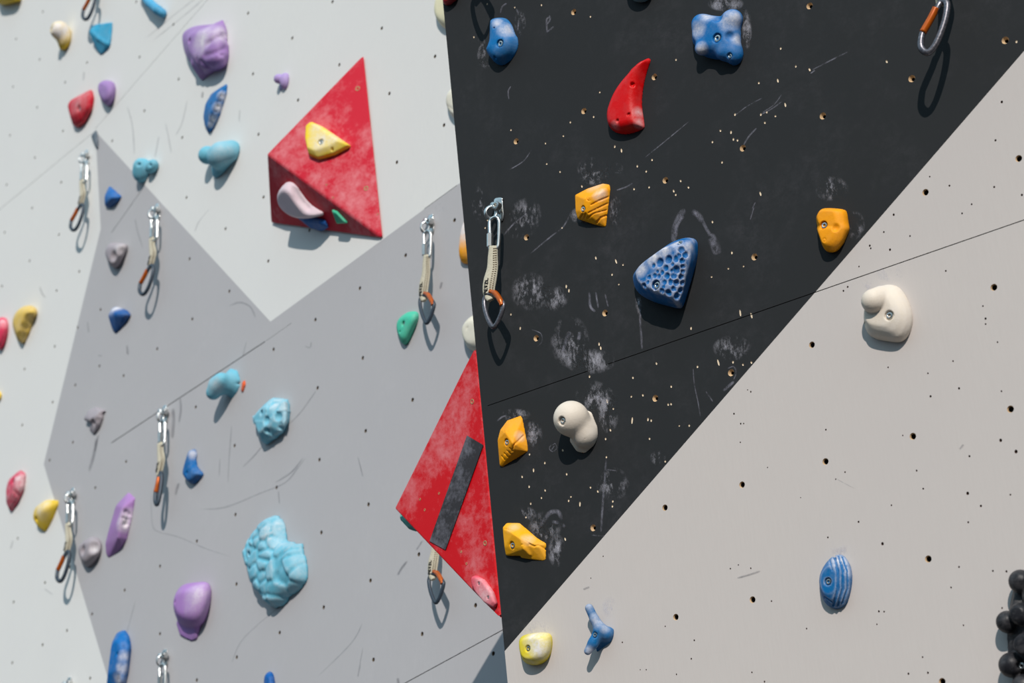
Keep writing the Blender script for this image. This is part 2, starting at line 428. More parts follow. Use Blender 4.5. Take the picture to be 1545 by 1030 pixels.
# ------------------------------------------------------------------ the walls
def line_hit_z(p, d, z): return p + d*((z-p.z)/d.z)
TNUT_B = [(778.8,213),(794.4,357.7),(987.4,116),(1003.9,271.8),(1120.8,223.3),(1241.6,174.8),(912.8,472),(809,510),(1138.4,387.4),(988.7,600.6),(1103,562),(895,796),(865.6,18),(881,167.4),(1221.5,8.8),(1375.7,118.5),(1516.8,60.7)]
TNUT_G = [(1119.6,731),(1245.5,696),(1377.3,658),(1524.5,617),(1400.6,843),(1396.4,290),(1225,520),(1499.6,433.3),(1019.7,930.6),(1135.5,904.4),(1421.6,1028),(1003.3,765.6),(1537,239)]
CHIPS = [(771,196,1),(823,216,1),(825,247,1),(845,259,1.1),(860.6,184.3,1.2),(850,205,1),(927.6,221,1.5),(937.7,227,2.2),(878,281,1.4),(956.7,285,1.2),(735.7,332,1),(732,343.5,1),(848,343.5,1),(1145,125,1.2),(1173.6,121.4,2),(1184.9,157.9,2.2),(1109,172.6,1.4),(1148,172.6,1.4),(1157,169,1.2),(1170,175,1),(1154,185,1.2),(1103,199.4,1.7),(1087,197,1.2),(1106.6,210,1.4),(1112.8,211.5,1.2),(1075,214,1.2),(1089.5,244.7,1.2),(983.9,241,1.2),(961.6,250.5,1.3),(975,258.4,1.2),(1027,272.8,1.3),(1038.8,282.5,1.2),(979.4,282.3,1.2),(1016.5,288,1.6),(1019.6,293.6,1.1),(1147.4,292,2.2),(1200.8,100,1.2),(1221.6,104.9,1.8),(899,388.8,1.8),(929.5,394,2.6),(940,399.3,1),(923.5,414,1.2),(854.4,431.7,1.9),(858.4,438,1.9),(770.9,474,1.2),(785,494.9,1.6),(903.9,518.7,1.7),(906.4,524.8,1.9),(1042.7,494.9,1.5),(990.5,548,1.4),(1052.4,553,1.2),(889.5,567.7,1.4),(933.8,428.8,.8),(1075,334.6,1.3),(1104.3,381,1.4),(1116.9,471.8,3.2),(1133.8,475.7,2.8),(1099,405,.8),(1122,401.6,.8),(1073.8,417.5,.8),(955,569.5,1.2),(1012.8,582.9,1.2),(952.6,598,1),(970,596,1.2),(1008.2,610,1.2),(1012.6,609.3,1.2),(953.8,634,3.2),(977.7,632.4,1.6),(982.6,634,1.3),(980,661.5,1.1),(1040,641.7,1.1),(1025,642,.7),(925.4,616.5,1),(921,648.5,1.4),(913.8,661.7,1.2),(915,689.2,1.1),(1003.7,695.7,1.1),(1083.9,546.6,3.2),(1106,546,1.3),(1121,550,1),(1133.8,546.6,1.2),(916,605,2.2),(799,685,1.2),(849,679,1.3),(822,698,1.3),(805,709,2),(855,715,1.3),(787.8,719,1.3),(798.4,733.8,1.4),(822.5,739.4,1.2),(817,750.7,1),(800.8,759.4,1.2),(793.6,780,1),(861.5,749,.9),(858,755,1.3),(875,760,2.4),(891,735,1.1),(902,741,1.3),(924.7,756,1.2),(924,763.5,1.1),(852.8,813,1.7),(735,6,1),(776.7,11,1),(817,7.4,1.3),(890.9,25,1.1),(715,55.7,1.2),(905,139,1),(895.7,176,1.3),(1178,73,1.3),(1338,92.8,1.5),(1533.7,62.8,1.2),(1020,90,1.2)]
DOTS = [(1404,597.7,1.2),(1447,585.7,1.2),(1400,563,.9),(1511,590,.9),(1362,656.7,.8),(1462.7,688,1.1),(1383,709.7,1),(1393,737,1),(1345,762,.9),(1460,744,1.6),(1480,763,1.2),(1461,787.6,1),(1509.8,664,1.6),(1533,681,1.8),(1524.5,746,.9),(1331.5,820,1.6),(1295.4,787,1.1),(1249,810.5,1),(1275,712,.9),(1261,722.6,.8),(1208,750.5,.6),(1246,648,1),(1107.4,624,1.1),(1117.6,639,1),(1122,638.7,.8),(1117,667,.8),(1132.8,590.8,1),(1128,588,.7),(1158,705,.7),(1114,852,.8),(1102,857.6,.9),(1132.8,857,.9),(1447,855,1),(1402.8,266.4,.9),(1432.5,280,1.1),(1466,308,1),(1451.5,321.8,1),(1348.4,323.8,1.3),(1333.5,350,1),(1373,356,1),(1312.3,370.5,1.2),(1313.8,374.5,1),(1342.8,376.5,1.3),(1296,402,.9),(1279,432.7,1.1),(1272.6,438.6,1.1),(1427,408.6,1),(1483,461.6,.9),(1487,480.5,1.2),(1487,488.7,.9),(1505,516,.9),(1438,544.6,.9),(1340,554,.9),(1541.8,294,1.2),(1500,282,1.1),(1164,906.5,.9),(1326,922,1.1),(1334,922.4,.9),(1323,941.5,.8),(1217,948,.9),(1453.6,943,.8),(1435,886,.9),(1498,861,1),(1518.5,861.7,1.1),(1392,991,.9),(1400,1014.6,1.1),(1370.7,1016,1.1),(1134.5,1014,.9),(1043,993.5,1),(1020.7,1017,.9),(1047.5,965.7,1),(1003.7,944.6,.8),(939,968.7,.9),(891.5,872,.7),(910,839,.8),(966,1010,.7),(975,1010,.8),(1153.5,1028,1),(1512,917,.9),(1511.5,153.8,1.4),(1502,211.6,1.2)]
TNUT_L = [(64.7,17.8),(24.4,58.7),(59.8,89.6),(19.7,131),(98.3,124),(56,162),(15,204),(95,197.6),(52.7,237.7),(131.3,94.4),(210.5,86),(205.5,3),(261.6,36.7),(217.8,167),(169.3,212.3),(269.5,119.3),(275,207.3),(381.7,111.4),(374.3,19.7),(390,202.6),(501.7,2.5),(441,57.4),(512,97.6),(449.7,151),(576,42.6),(587.6,141),(656.4,85),(670,188.7),(281.3,297.8),(340.3,344.9),(397.6,297.3),(404.8,393.6),(467,347.2),(286,390.3),(346,439.2),(543,434.6),(598.8,244.7),(612,384.9),(685.8,332),(10,278.6),(92.3,275),(48.5,313.6),(7,350.4),(89,353.7),(44.7,393.5),(3,431.5),(85.3,438.2),(119.5,409.3),(151.7,467),(117.2,493.7),(123.3,325),(290.2,481),(237.2,525.9),(412.8,526.7),(475.9,482),(547.4,539.8),(479.2,584.9),(551.7,649.8),(482,693.3),(354,671.9),(295.4,614),(82.6,522.3),(37,556.5),(150,552),(186.5,566.5),(113.6,580.6),(79.4,606.5),(33.5,641),(110,667),(75,694),(190.3,696),(143.7,735.5),(26.8,812),(68,878.6),(105,855),(188,890),(417.3,735),(355.3,776),(297,816),(485,803),(241.4,853.8),(356.8,880.8),(488.4,915.8),(422,954),(241.4,955.7),(357.3,991),(297,1025.6),(139,926),(136,1022.7),(241.4,754.8),(556,760.6),(559,875.4),(563.5,994.8),(632,836),(637,956),(717.5,912.8),(744.3,985.6),(20.5,907.9),(101,950.8),(64.3,972.4),(18.5,999.5),(622.5,603)]
def cutter_frustum(bm, c, u, v, n, prof, mats, seg, sy=1.0, rot=0.0):
    rings = []
    for r, h in prof:
        ring = []
        for k in range(seg):
            a = 2*math.pi*k/seg + .3; x, y = math.cos(a)*r, math.sin(a)*r*sy
            x, y = x*math.cos(rot)-y*math.sin(rot), x*math.sin(rot)+y*math.cos(rot)
            ring.append(bm.verts.new(c + u*x + v*y + n*h))
        rings.append(ring)
    for i, (A, B) in enumerate(zip(rings, rings[1:])):
        for k in range(seg):
            bm.faces.new((A[k], A[(k+1) % seg], B[(k+1) % seg], B[k])).material_index = mats[i]
    bm.faces.new(rings[0][::-1]).material_index = mats[0]; bm.faces.new(rings[-1]).material_index = mats[-1]
def build_wall(name, plane, corners, thick, zones, cutlines, mats, holes, chips, seams):
    """corners: (u, v) outline of the panel; zones: function (u, v) -> slot; mats: list; local frame = plane at plane.o"""
    bm = bmesh.new()
    fv = [bm.verts.new((u, v, 0)) for u, v in corners]; bv = [bm.verts.new((u, v, -thick)) for u, v in corners]
    bm.faces.new(fv); bm.faces.new(bv[::-1])
    for i in range(len(fv)):
        j = (i+1) % len(fv); bm.faces.new((fv[j], fv[i], bv[i], bv[j]))
    for (a, b) in cutlines:
        a, b = Vector((*a, 0)), Vector((*b, 0)); nn = (b-a).cross(Vector((0, 0, 1)))
        bmesh.ops.bisect_plane(bm, geom=bm.verts[:]+bm.edges[:]+bm.faces[:], plane_co=a, plane_no=nn)
    bmesh.ops.recalc_face_normals(bm, faces=bm.faces[:])
    for f in bm.faces:
        c = f.calc_center_median(); f.material_index = zones(c.x, c.y)
    me = bpy.data.meshes.new(name); bm.to_mesh(me); bm.free()
    o = link(name, me, mats, None, plane.frame(plane.o)); tag(o, kind='structure')
    T, C, Dk, Dt = len(mats)-4, len(mats)-3, len(mats)-2, len(mats)-1
    cm = bmesh.new(); X, Y, Z = Vector((1, 0, 0)), Vector((0, 1, 0)), Vector((0, 0, 1)); rnd = random.Random(5)
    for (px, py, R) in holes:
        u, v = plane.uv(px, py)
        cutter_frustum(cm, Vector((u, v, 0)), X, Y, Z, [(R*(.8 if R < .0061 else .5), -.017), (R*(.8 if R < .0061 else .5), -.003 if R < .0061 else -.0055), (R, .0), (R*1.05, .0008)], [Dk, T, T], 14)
    for (px, py, L, kind) in chips:
        u, v = plane.uv(px, py); r = .0020 if kind else .0016
        if kind: cutter_frustum(cm, Vector((u, v, 0)), X, Y, Z, [(r*.75, -.0010), (r, .0005)], [C], 8, L*1.15, rnd.uniform(-.25, .25))
        else: cutter_frustum(cm, Vector((u, v, 0)), X, Y, Z, [(r*L*.9, -.004), (r*L, .0005)], [Dt], 8, 1.15)
    cms = bmesh.new()
    for (a, b, wd) in seams:
        a, b = Vector((*plane.uv(*a), 0)), Vector((*plane.uv(*b), 0)); t = (b-a).normalized(); q = Z.cross(t)*wd/2
        vs = [cms.verts.new(p) for p in (a+q-Z*.003, b+q-Z*.003, b-q-Z*.003, a-q-Z*.003, a+q+Z*.001, b+q+Z*.001, b-q+Z*.001, a-q+Z*.001)]
        for F4 in ((0, 1, 2, 3), (7, 6, 5, 4), (0, 4, 5, 1), (1, 5, 6, 2), (2, 6, 7, 3), (3, 7, 4, 0)):
            cms.faces.new([vs[i] for i in F4]).material_index = Dk
    for b in (cms, cm):
        if not len(b.verts): b.free(); continue
        bmesh.ops.recalc_face_normals(b, faces=b.faces[:])
        cme = bpy.data.meshes.new('cutter'); b.to_mesh(cme); b.free()
        co = link('cutter', cme, mats, None, o.matrix_world.copy())
        bpy.context.view_layer.update()
        md = o.modifiers.new('b', 'BOOLEAN'); md.operation = 'DIFFERENCE'; md.object = co; md.solver = 'EXACT'
        try: md.material_mode = 'INDEX'
        except Exception: pass
        dg = bpy.context.evaluated_depsgraph_get(); nm = bpy.data.meshes.new_from_object(o.evaluated_get(dg))
        o.modifiers.clear(); o.data = nm; bpy.data.objects.remove(co); bpy.data.meshes.remove(cme)
    return o
def ext(p, q, t): return (p[0]+(q[0]-p[0])*t, p[1]+(q[1]-p[1])*t)
# right block ----------------------------------------------------------
a_dir = RW.at(*ar(1000)) - RW.at(*ar(0))
a_top = line_hit_z(RW.at(*ar(0)), a_dir, 6.0); a_bot = line_hit_z(RW.at(*ar(0)), a_dir, 0.03)
def ruv(p): d = p-RW.o; return (d.dot(RW.u), d.dot(RW.v))
rt, rb = ruv(a_top), ruv(a_bot)
RIGHT_U = RW.uv(1545, 500)[0] + .45
cornR = [rb, (RIGHT_U, rb[1]), (RIGHT_U, rt[1]), rt]
q1, q2 = RW.uv(764, 979), RW.uv(1545, 77)
def zR(u, v):
    cr = (q2[0]-q1[0])*(v-q1[1]) - (q2[1]-q1[1])*(u-q1[0])
    return 0 if cr > 0 else 1
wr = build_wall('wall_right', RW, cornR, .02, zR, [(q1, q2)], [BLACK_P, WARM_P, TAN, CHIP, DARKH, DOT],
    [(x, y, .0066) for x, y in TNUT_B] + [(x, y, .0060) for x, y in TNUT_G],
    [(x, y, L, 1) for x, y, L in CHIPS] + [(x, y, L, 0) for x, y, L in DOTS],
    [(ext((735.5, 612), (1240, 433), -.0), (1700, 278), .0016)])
# left wall -------------------------------------------------------------
def luv(p): d = p-LW.o; return (d.dot(LW.u), d.dot(LW.v))
lu0 = LW.uv(-250, 600)[0]; lu1 = LW.uv(1150, 600)[0]
zt = line_hit_z(LW.o, LW.v, 8.5); zb = line_hit_z(LW.o, LW.v, 0.03)
lt, lb = luv(zt)[1], luv(zb)[1]
cornL = [(lu0, lb), (lu1, lb), (lu1, lt), (lu0, lt)]
GP = [(144, 198), (408, 485), (694, 276), (1500, -313), (1900, 500), (1500, 1900), (411, 1850), (66, 700), (152, 345)]
GPu = [LW.uv(*p) for p in GP]
def inpoly(x, y, P):
    c = False
    for i in range(len(P)):
        (x1, y1), (x2, y2) = P[i], P[i-1]
        if (y1 > y) != (y2 > y) and x < (x2-x1)*(y-y1)/(y2-y1)+x1: c = not c
    return c
def zL(u, v): return 1 if inpoly(u, v, GPu) else 0
clL = [(GPu[i], GPu[i+1]) for i in (0, 1, 6, 7)] + [(GPu[8], GPu[0]), (GPu[2], GPu[3])]
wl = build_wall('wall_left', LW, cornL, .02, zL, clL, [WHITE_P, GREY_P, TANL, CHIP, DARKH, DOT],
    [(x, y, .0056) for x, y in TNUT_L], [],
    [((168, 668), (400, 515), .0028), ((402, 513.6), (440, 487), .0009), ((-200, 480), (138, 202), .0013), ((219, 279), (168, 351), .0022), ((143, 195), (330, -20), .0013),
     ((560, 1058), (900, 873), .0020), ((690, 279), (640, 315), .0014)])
# return between the two --------------------------------------------------
bm = bmesh.new()
fa, fb = a_top + (-RW.n)*.021, a_bot + (-RW.n)*.021
ga = a_top - LW.n*((a_top-LW.o).dot(LW.n)); gb = a_bot - LW.n*((a_bot-LW.o).dot(LW.n))
off = RW.u*.02
vs = [bm.verts.new(p) for p in (fa, fb, gb, ga, fa+off, fb+off, gb+off, ga+off)]
for f in ((0, 1, 2, 3), (7, 6, 5, 4), (0, 4, 5, 1), (1, 5, 6, 2), (2, 6, 7, 3), (3, 7, 4, 0)): bm.faces.new([vs[i] for i in f])
tag(from_bm('wall_corner', bm, GREY_P), kind='structure')
# floor mats
bm = bmesh.new(); bmesh.ops.create_cube(bm, size=1, matrix=Matrix.Translation((0, 3, -.1)) @ Matrix.Diagonal((14, 14, .2, 1)))
tag(from_bm('floor', bm, simple('mat_vinyl', srgb(44, 46, 50), .8)), kind='structure')
# ------------------------------------------------------------------ chalk and rubber marks lying on the paint
def mark_mat(name, col, amt, sc, lo=.45, hi=.7):
    m, nt, b = new_mat(name)
    b.inputs['Base Color'].default_value = (*col, 1); b.inputs['Roughness'].default_value = .9; b.inputs['Specular IOR Level'].default_value = .05
    uvn = nt.nodes.new('ShaderNodeUVMap'); sep = nt.nodes.new('ShaderNodeSeparateXYZ'); nt.links.new(uvn.outputs[0], sep.inputs[0])
    fx = math_(nt, 'POWER', math_(nt, 'ABSOLUTE', sep.outputs[0]), 2.0); fy = math_(nt, 'POWER', math_(nt, 'ABSOLUTE', sep.outputs[1]), 2.0)
    fall = math_(nt, 'MAXIMUM', math_(nt, 'SUBTRACT', 1.0, math_(nt, 'ADD', fx, fy)), 0.0)
    n = noise(nt, sc, 8, .8, None, (1.6, .8, 1)); n2 = noise(nt, sc*.22, 5, .65, None, (1.5, .9, 1))
    a = math_(nt, 'MULTIPLY', ramp(nt, math_(nt, 'ADD', math_(nt, 'MULTIPLY', n, .45), math_(nt, 'MULTIPLY', n2, .55)), lo, hi, 0, amt), fall)
    nt.links.new(a, b.inputs['Alpha'])
    return m
CH_M = mark_mat('chalk_dust', srgb(210, 208, 218), .95, 70, .50, .70)
CH_H = mark_mat('chalk_streak', srgb(190, 188, 204), .5, 110, .42, .68)
SC_M = mark_mat('rubber_scuff', srgb(92, 94, 104), .42, 40, .3, .6)
SC_F = mark_mat('rubber_hairline', srgb(128, 130, 138), .36, 30, .3, .6)
def marks(name, plane, wall, items, mats):
    bm = bmesh.new(); uvl = bm.loops.layers.uv.new('UVMap')
    for it in items:
        if it[0] == 'blob':
            _, px, py, rx, ry, rot, mi = it; n = 8; g = {}
            for i in range(n+1):
                for j in range(n+1):
                    a, b = 2*i/n-1, 2*j/n-1; x, y = a*rx, b*ry
                    X = px + x*math.cos(rot) - y*math.sin(rot); Y = py + x*math.sin(rot) + y*math.cos(rot)
                    u, v = plane.uv(X, Y); g[i, j] = (bm.verts.new((u, v, .0005)), (a, b))
        else:
            _, P, wd, mi = it; C = cat_rom([(x, y, 0) for x, y in P], 6); n = len(C)-1; g = {}
            for i, c in enumerate(C):
                t = (C[min(i+1, n)]-C[max(i-1, 0)]).normalized(); q = Vector((-t.y, t.x, 0))*wd
                for j, s in enumerate((-1, 0, 1)):
                    u, v = plane.uv(c.x+q.x*s, c.y+q.y*s); g[i, j] = (bm.verts.new((u, v, .0005)), ((2*i/n-1)**3, s))
        I = max(k[0] for k in g); J = max(k[1] for k in g)
        for i in range(I):
            for j in range(J):
                q = [g[i, j], g[i, j+1], g[i+1, j+1], g[i+1, j]]
                try: f = bm.faces.new([z[0] for z in q])
                except ValueError: continue
                f.material_index = mi
                for lp, z in zip(f.loops, q): lp[uvl].uv = z[1]
    me = bpy.data.meshes.new(name); bmesh.ops.recalc_face_normals(bm, faces=bm.faces[:]); bm.to_mesh(me); bm.free()
    o = link(name, me, mats, wall); o['kind'] = 'stuff'
    return o
rb_ = [('blob', 895, 258, 26, 22, 0, 0), ('blob', 898, 268, 20, 12, 0, 0), ('blob', 929, 318, 10, 24, 0, 0), ('blob', 928, 255, 14, 10, 0, 0), ('blob', 872, 325, 12, 12, 0, 0),
    ('blob', 900, 600, 34, 26, .3, 0), ('blob', 900, 607, 22, 14, .3, 0), ('blob', 918, 625, 16, 30, 0, 0), ('blob', 805, 655, 14, 22, 0, 0), ('blob', 806, 650, 9, 12, 0, 0), ('blob', 778, 626, 24, 10, 0, 0),
    ('blob', 822, 795, 26, 24, .2, 0), ('blob', 820, 800, 20, 14, .2, 0), ('blob', 840, 830, 14, 26, 0, 0), ('blob', 790, 775, 20, 12, 0, 0),
    ('blob', 1127, 45, 8, 32, 0, 0), ('blob', 1095, 6, 28, 12, 0, 0), ('blob', 785, 35, 9, 20, 0, 0), ('blob', 727, 75, 8, 24, 0, 0), ('blob', 736, 96, 14, 8, 0, 0),
    ('blob', 1255, 285, 26, 20, 0, 0), ('blob', 1290, 340, 16, 22, 0, 0), ('blob', 925, 730, 26, 26, 0, 0), ('blob', 993, 690, 12, 12, 0, 0),
    ('blob', 790, 330, 26, 34, .5, 0), ('blob', 860, 515, 30, 40, 0, 0), ('blob', 890, 545, 40, 20, 0, 0), ('blob', 1105, 525, 30, 20, 0, 0),
    ('blob', 722, 310, 10, 30, 0, 0), ('blob', 800, 440, 30, 30, 0, 0), ('blob', 838, 450, 20, 20, 0, 0), 
    ('rib', [(1017, 368), (1018, 345), (1028, 322), (1036, 318)], 5, 1), ('rib', [(1020, 360), (1022, 340), (1032, 325)], 3, 1),
    ('rib', [(1046, 318), (1058, 330), (1066, 345), (1074, 358)], 3, 1), ('rib', [(1070, 353), (1078, 368), (1084, 384)], 8, 1), ('rib', [(1044, 318), (1054, 325), (1060, 335)], 5, 1),
    ('rib', [(968, 452), (966, 480), (968, 510), (969, 527)], 2, 1), ('rib', [(963, 448), (965, 462), (970, 480)], 6, 0), ('rib', [(1108, 175), (1128, 160), (1150, 148)], 1, 1),
    ('rib', [(1148, 173), (1165, 164), (1180, 153)], 1.2, 1), ('rib', [(1150, 170), (1168, 158), (1180, 142)], 1, 1), ('rib', [(1122, 219), (1130, 206), (1142, 193)], 1.5, 1), ('rib', [(973, 238), (1005, 212), (1040, 183)], 1, 1),
    ('rib', [(1225, 106), (1250, 93), (1280, 78)], 1.3, 1), ('rib', [(1223, 111), (1230, 106)], 1.2, 1), ('rib', [(800, 383), (830, 358), (850, 342), (863, 318)], 1.4, 1), ('rib', [(930, 287), (945, 282), (955, 276)], 1.4, 1),
    ('rib', [(769, 256), (790, 243), (802, 226)], 1, 1), ('rib', [(760, 355), (775, 338), (795, 322)], 1.5, 1), ('rib', [(826, 50), (825, 30), (831, 26)], 1.6, 1), ('rib', [(826, 48), (836, 40)], 1.6, 1), ('rib', [(824, 38), (830, 30), (829, 23)], 1.6, 1),
    ('rib', [(755, 20), (758, 10), (765, 5)], 1.5, 1), ('rib', [(779, 13), (783, 25), (781, 48)], 1.6, 1), ('rib', [(768, 150), (767, 138), (771, 130)], 1.2, 1), ('rib', [(899, 470), (891, 462), (889, 440)], 2.4, 1), ('rib', [(903, 465), (899, 440)], 1.6, 1), ('rib', [(918, 463), (913, 443)], 1.4, 1),
    ('rib', [(1046, 555), (1048, 580), (1054, 610), (1058, 635)], 1, 1), ('rib', [(1065, 590), (1076, 606)], 1.2, 1), ('rib', [(1091, 590), (1108, 575)], 2.5, 1), ('rib', [(907, 805), (909, 770), (912, 730), (915, 690)], 2, 1), ('rib', [(893, 807), (915, 809)], 1.2, 1),
    ('rib', [(815, 795), (828, 775), (842, 772), (848, 784)], 4, 1), ('rib', [(832, 786), (846, 790), (853, 795)], 3, 1), ('rib', [(852, 522), (858, 505), (860, 500)], 4, 1), ('rib', [(875, 500), (873, 513)], 3, 1), ('rib', [(852, 520), (850, 530)], 3, 1),
    ('rib', [(833, 672), (838, 669), (840, 676), (834, 681), (829, 676), (833, 670)], 1, 1), ('rib', [(832, 679), (837, 672)], .8, 1), ('rib', [(915, 708), (930, 710)], 1, 1), ('rib', [(749, 636), (760, 628), (772, 630)], 1.6, 1), ('rib', [(1135, 315), (1140, 305)], 1, 1), ('rib', [(1138, 312), (1132, 332)], 1, 1),
    ('rib', [(802, 497), (816, 503), (818, 515), (811, 523)], .9, 1), ('rib', [(1098, 556), (1107, 553), (1111, 562), (1107, 573)], 1.2, 1),
    # warm grey side
    ('rib', [(1112, 872), (1130, 867), (1148, 861)], 1.8, 2), ('rib', [(880, 889), (890, 885)], 2, 2), ('rib', [(1448, 678), (1454, 670)], 2, 2), ('rib', [(1262, 722), (1290, 737)], .8, 3), ('blob', 1343, 412, 22, 14, 0, 0), ('blob', 1308, 430, 10, 10, 0, 0), ('blob', 1275, 835, 16, 14, 0, 0), ('blob', 1265, 832, 20, 8, 0, 0),
    ('blob', 812, 948, 26, 14, 0, 0), ('blob', 920, 915, 12, 16, 0, 0)]
marks('chalk_marks', RW, wr, rb_, [CH_M, CH_H, SC_M, SC_F])
lb_ = [('rib', [(261, 615), (262, 635), (260, 662)], 3.2, 2), ('rib', [(272, 600), (273, 618), (270, 638)], 1.8, 2), ('rib', [(270, 728), (267, 738), (265, 747)], 2.4, 2), ('rib', [(146, 660), (142, 685), (134, 712)], 2.6, 2), ('rib', [(149, 655), (143, 682)], 1.6, 2),
    ('rib', [(228, 738), (230, 790), (240, 802), (270, 810), (310, 827), (350, 840)], .9, 3), ('rib', [(300, 768), (340, 765), (390, 745), (430, 728), (450, 705), (462, 690)], 1.2, 3), ('rib', [(366, 705), (383, 688), (395, 674)], 1.1, 2), ('rib', [(436, 640), (455, 620), (478, 588)], 1.0, 3),
    ('rib', [(344, 730), (346, 690), (350, 640)], 1, 3), ('rib', [(331, 720), (332, 690)], 1, 3), ('rib', [(345, 462), (362, 456), (378, 463), (386, 480)], 1.6, 3), ('rib', [(366, 540), (372, 515)], 1, 3), ('rib', [(600, 868), (606, 857), (615, 846)], 2.2, 2), ('rib', [(628, 830), (638, 815)], 1.6, 2),
    ('rib', [(664, 436), (667, 425)], 2.2, 2), ('rib', [(480, 1020), (530, 970), (547, 940)], 1, 3), ('rib', [(545, 1000), (540, 1020), (548, 975)], .9, 3), ('rib', [(420, 740), (422, 760)], 1, 3), ('rib', [(415, 728), (440, 712), (458, 690)], 1.6, 3),
    ('rib', [(192, 160), (200, 190), (203, 235)], 1, 3), ('rib', [(283, 150), (275, 185), (265, 205)], 1, 3), ('rib', [(250, 185), (254, 205), (259, 232)], 1.2, 3), ('rib', [(306, 138), (305, 148)], 2, 2), ('rib', [(362, 165), (361, 185)], 1.3, 3), ('rib', [(240, 205), (234, 238)], 1, 3),
    ('rib', [(127, 108), (126, 122)], 1.4, 3), ('rib', [(60, 432), (64, 443), (69, 449)], 1.4, 3), ('rib', [(204, 330), (208, 350), (216, 375)], 1.3, 3), ('rib', [(316, 315), (300, 335), (294, 350)], 1, 3), ('rib', [(192, 520), (193, 535)], 2, 2), ('rib', [(148, 536), (154, 537)], 1.2, 3),
    ('rib', [(132, 485), (134, 502)], 1.3, 3), ('rib', [(220, 58), (260, 25), (300, -6)], .9, 3), ('rib', [(230, 62), (280, 22), (310, -4)], .9, 3), ('rib', [(345, 30), (315, 55), (270, 65)], .8, 3), ('rib', [(16, 828), (20, 815)], 1.3, 3), ('rib', [(67, 888), (80, 897)], 1.3, 3), ('rib', [(460, 522), (468, 524), (470, 515)], 1.2, 3), ('rib', [(540, 688), (548, 720)], 1, 3),
    ('rib', [(600, 1022), (602, 1034)], 2.6, 2), ('blob', 664, 312, 10, 8, 0, 0), ('rib', [(350, 1000), (370, 960), (440, 900)], .8, 3), ('rib', [(205, 905), (190, 960), (184, 985)], .9, 3)]
marks('scuff_marks', LW, wl, lb_, [CH_M, CH_H, SC_M, SC_F])
# ------------------------------------------------------------------ the two red volumes
DLO, DHI = .53, .84
def red_mat(base, dark, dusty):
    m, nt, b = new_mat('red_volume_paint')
    at = nt.nodes.new('ShaderNodeAttribute'); at.attribute_name = 'chalk'
    a = noise(nt, 9, 6, .62); c_ = noise(nt, 60, 8, .8)
    f = math_(nt, 'ADD', math_(nt, 'MULTIPLY', a, .6), math_(nt, 'MULTIPLY', c_, .4))
    loc = math_(nt, 'MULTIPLY', at.outputs['Fac'], .11)
    f = ramp(nt, math_(nt, 'ADD', f, loc), DLO, DHI, .0, dusty)
    c = mix(nt, f, base, srgb(240, 190, 195))
    nt.links.new(c, b.inputs['Base Color']); b.inputs['Roughness'].default_value = .55; b.inputs['Specular IOR Level'].default_value = .3
    bump(nt, b, noise(nt, 500, 3), .4, .001)
    return m
RED1 = red_mat(srgb(200, 16, 44), None, .62); RED2 = red_mat(srgb(208, 8, 22), None, .6)
def volume(P, mat, label, bev, chalk, plane, grp=None):
    o = Vector(sum(P, Vector())/len(P)); fr = plane.frame(o); inv = fr.inverted()
    bm = bmesh.new()
    for p in P: bm.verts.new(inv @ p)
    bmesh.ops.convex_hull(bm, input=bm.verts[:])
    bmesh.ops.bevel(bm, geom=bm.edges[:]+bm.verts[:], offset=bev, segments=4, profile=.5, affect='EDGES')
    big = [f for f in bm.faces if f.calc_area() > .004]
    bmesh.ops.triangulate(bm, faces=big)
    for _ in range(5):
        e = [e for e in bm.edges if e.calc_length() > .02]
        if not e: break
        bmesh.ops.subdivide_edges(bm, edges=e, cuts=1, use_grid_fill=False); bmesh.ops.triangulate(bm, faces=[f for f in bm.faces if len(f.verts) > 4])
    ob = from_bm('wall_volume', bm, mat, None, fr)
    ch = []
    for v in ob.data.vertices:
        w = fr @ v.co; ch.append(max([0]+[a*max(0, 1.3-(w-c).length/r) for c, r, a in chalk]))
    at = ob.data.attributes.new('chalk', 'FLOAT', 'POINT'); at.data.foreach_set('value', ch)
    tag(ob, label, 'climbing volume', grp)
    return ob
V1 = dict(T=LW.at(549.5, 80, .004), L=LW.at(402, 232, .155), B=LW.at(408, 337, .004), R=LW.at(579, 361, .004))
f1 = Plane(V1['L'], (V1['T']-V1['L']).cross(V1['R']-V1['L'])); 
if f1.n.dot(CAM-V1['L']) < 0: f1 = Plane(V1['L'], -f1.n)
u1 = Plane(V1['L'], (V1['B']-V1['L']).cross(V1['R']-V1['L']))
if u1.n.dot(CAM-V1['L']) < 0: u1 = Plane(V1['L'], -u1.n)
v1 = volume(list(V1.values()), RED1, 'red pyramid volume on the white wall with a yellow hold on its face', .007,
    [(f1.at(430, 235), .12, 1.3), (f1.at(500, 210), .10, .7), (f1.at(540, 310), .12, .9), (f1.at(475, 265), .06, .8), (f1.at(540, 225), .05, .6), (f1.at(540, 110), .12, -.9)], f1)
gA, gC = (RW.at(*ar(525))-LW.o).dot(LW.n), (RW.at(*ar(930))-LW.o).dot(LW.n)
gB = (gA+gC)/2 - .012
A2, B2, C2 = RW.at(*ar(519)) - RW.n*.03, LW.at(594, 767, gB), RW.at(*ar(938)) - RW.n*.03
A2 = CAM + ray(719, 517)*((A2-CAM).dot(EF)); C2 = CAM + ray(758, 938)*((C2-CAM).dot(EF))
print('gaps', gA, gC, 'scale L', (LW.at(300, 500)-CAM).dot(EF), (RW.at(1100, 500)-CAM).dot(EF))
mid = RW.at(*ar(740)); foot = mid - LW.n*((mid-LW.o).dot(LW.n))
D2 = mid.lerp(foot, .5) - RW.u*.015
A2 -= LW.u*.004; C2 -= LW.u*.004
f2 = Plane(B2, (A2-B2).cross(C2-B2))
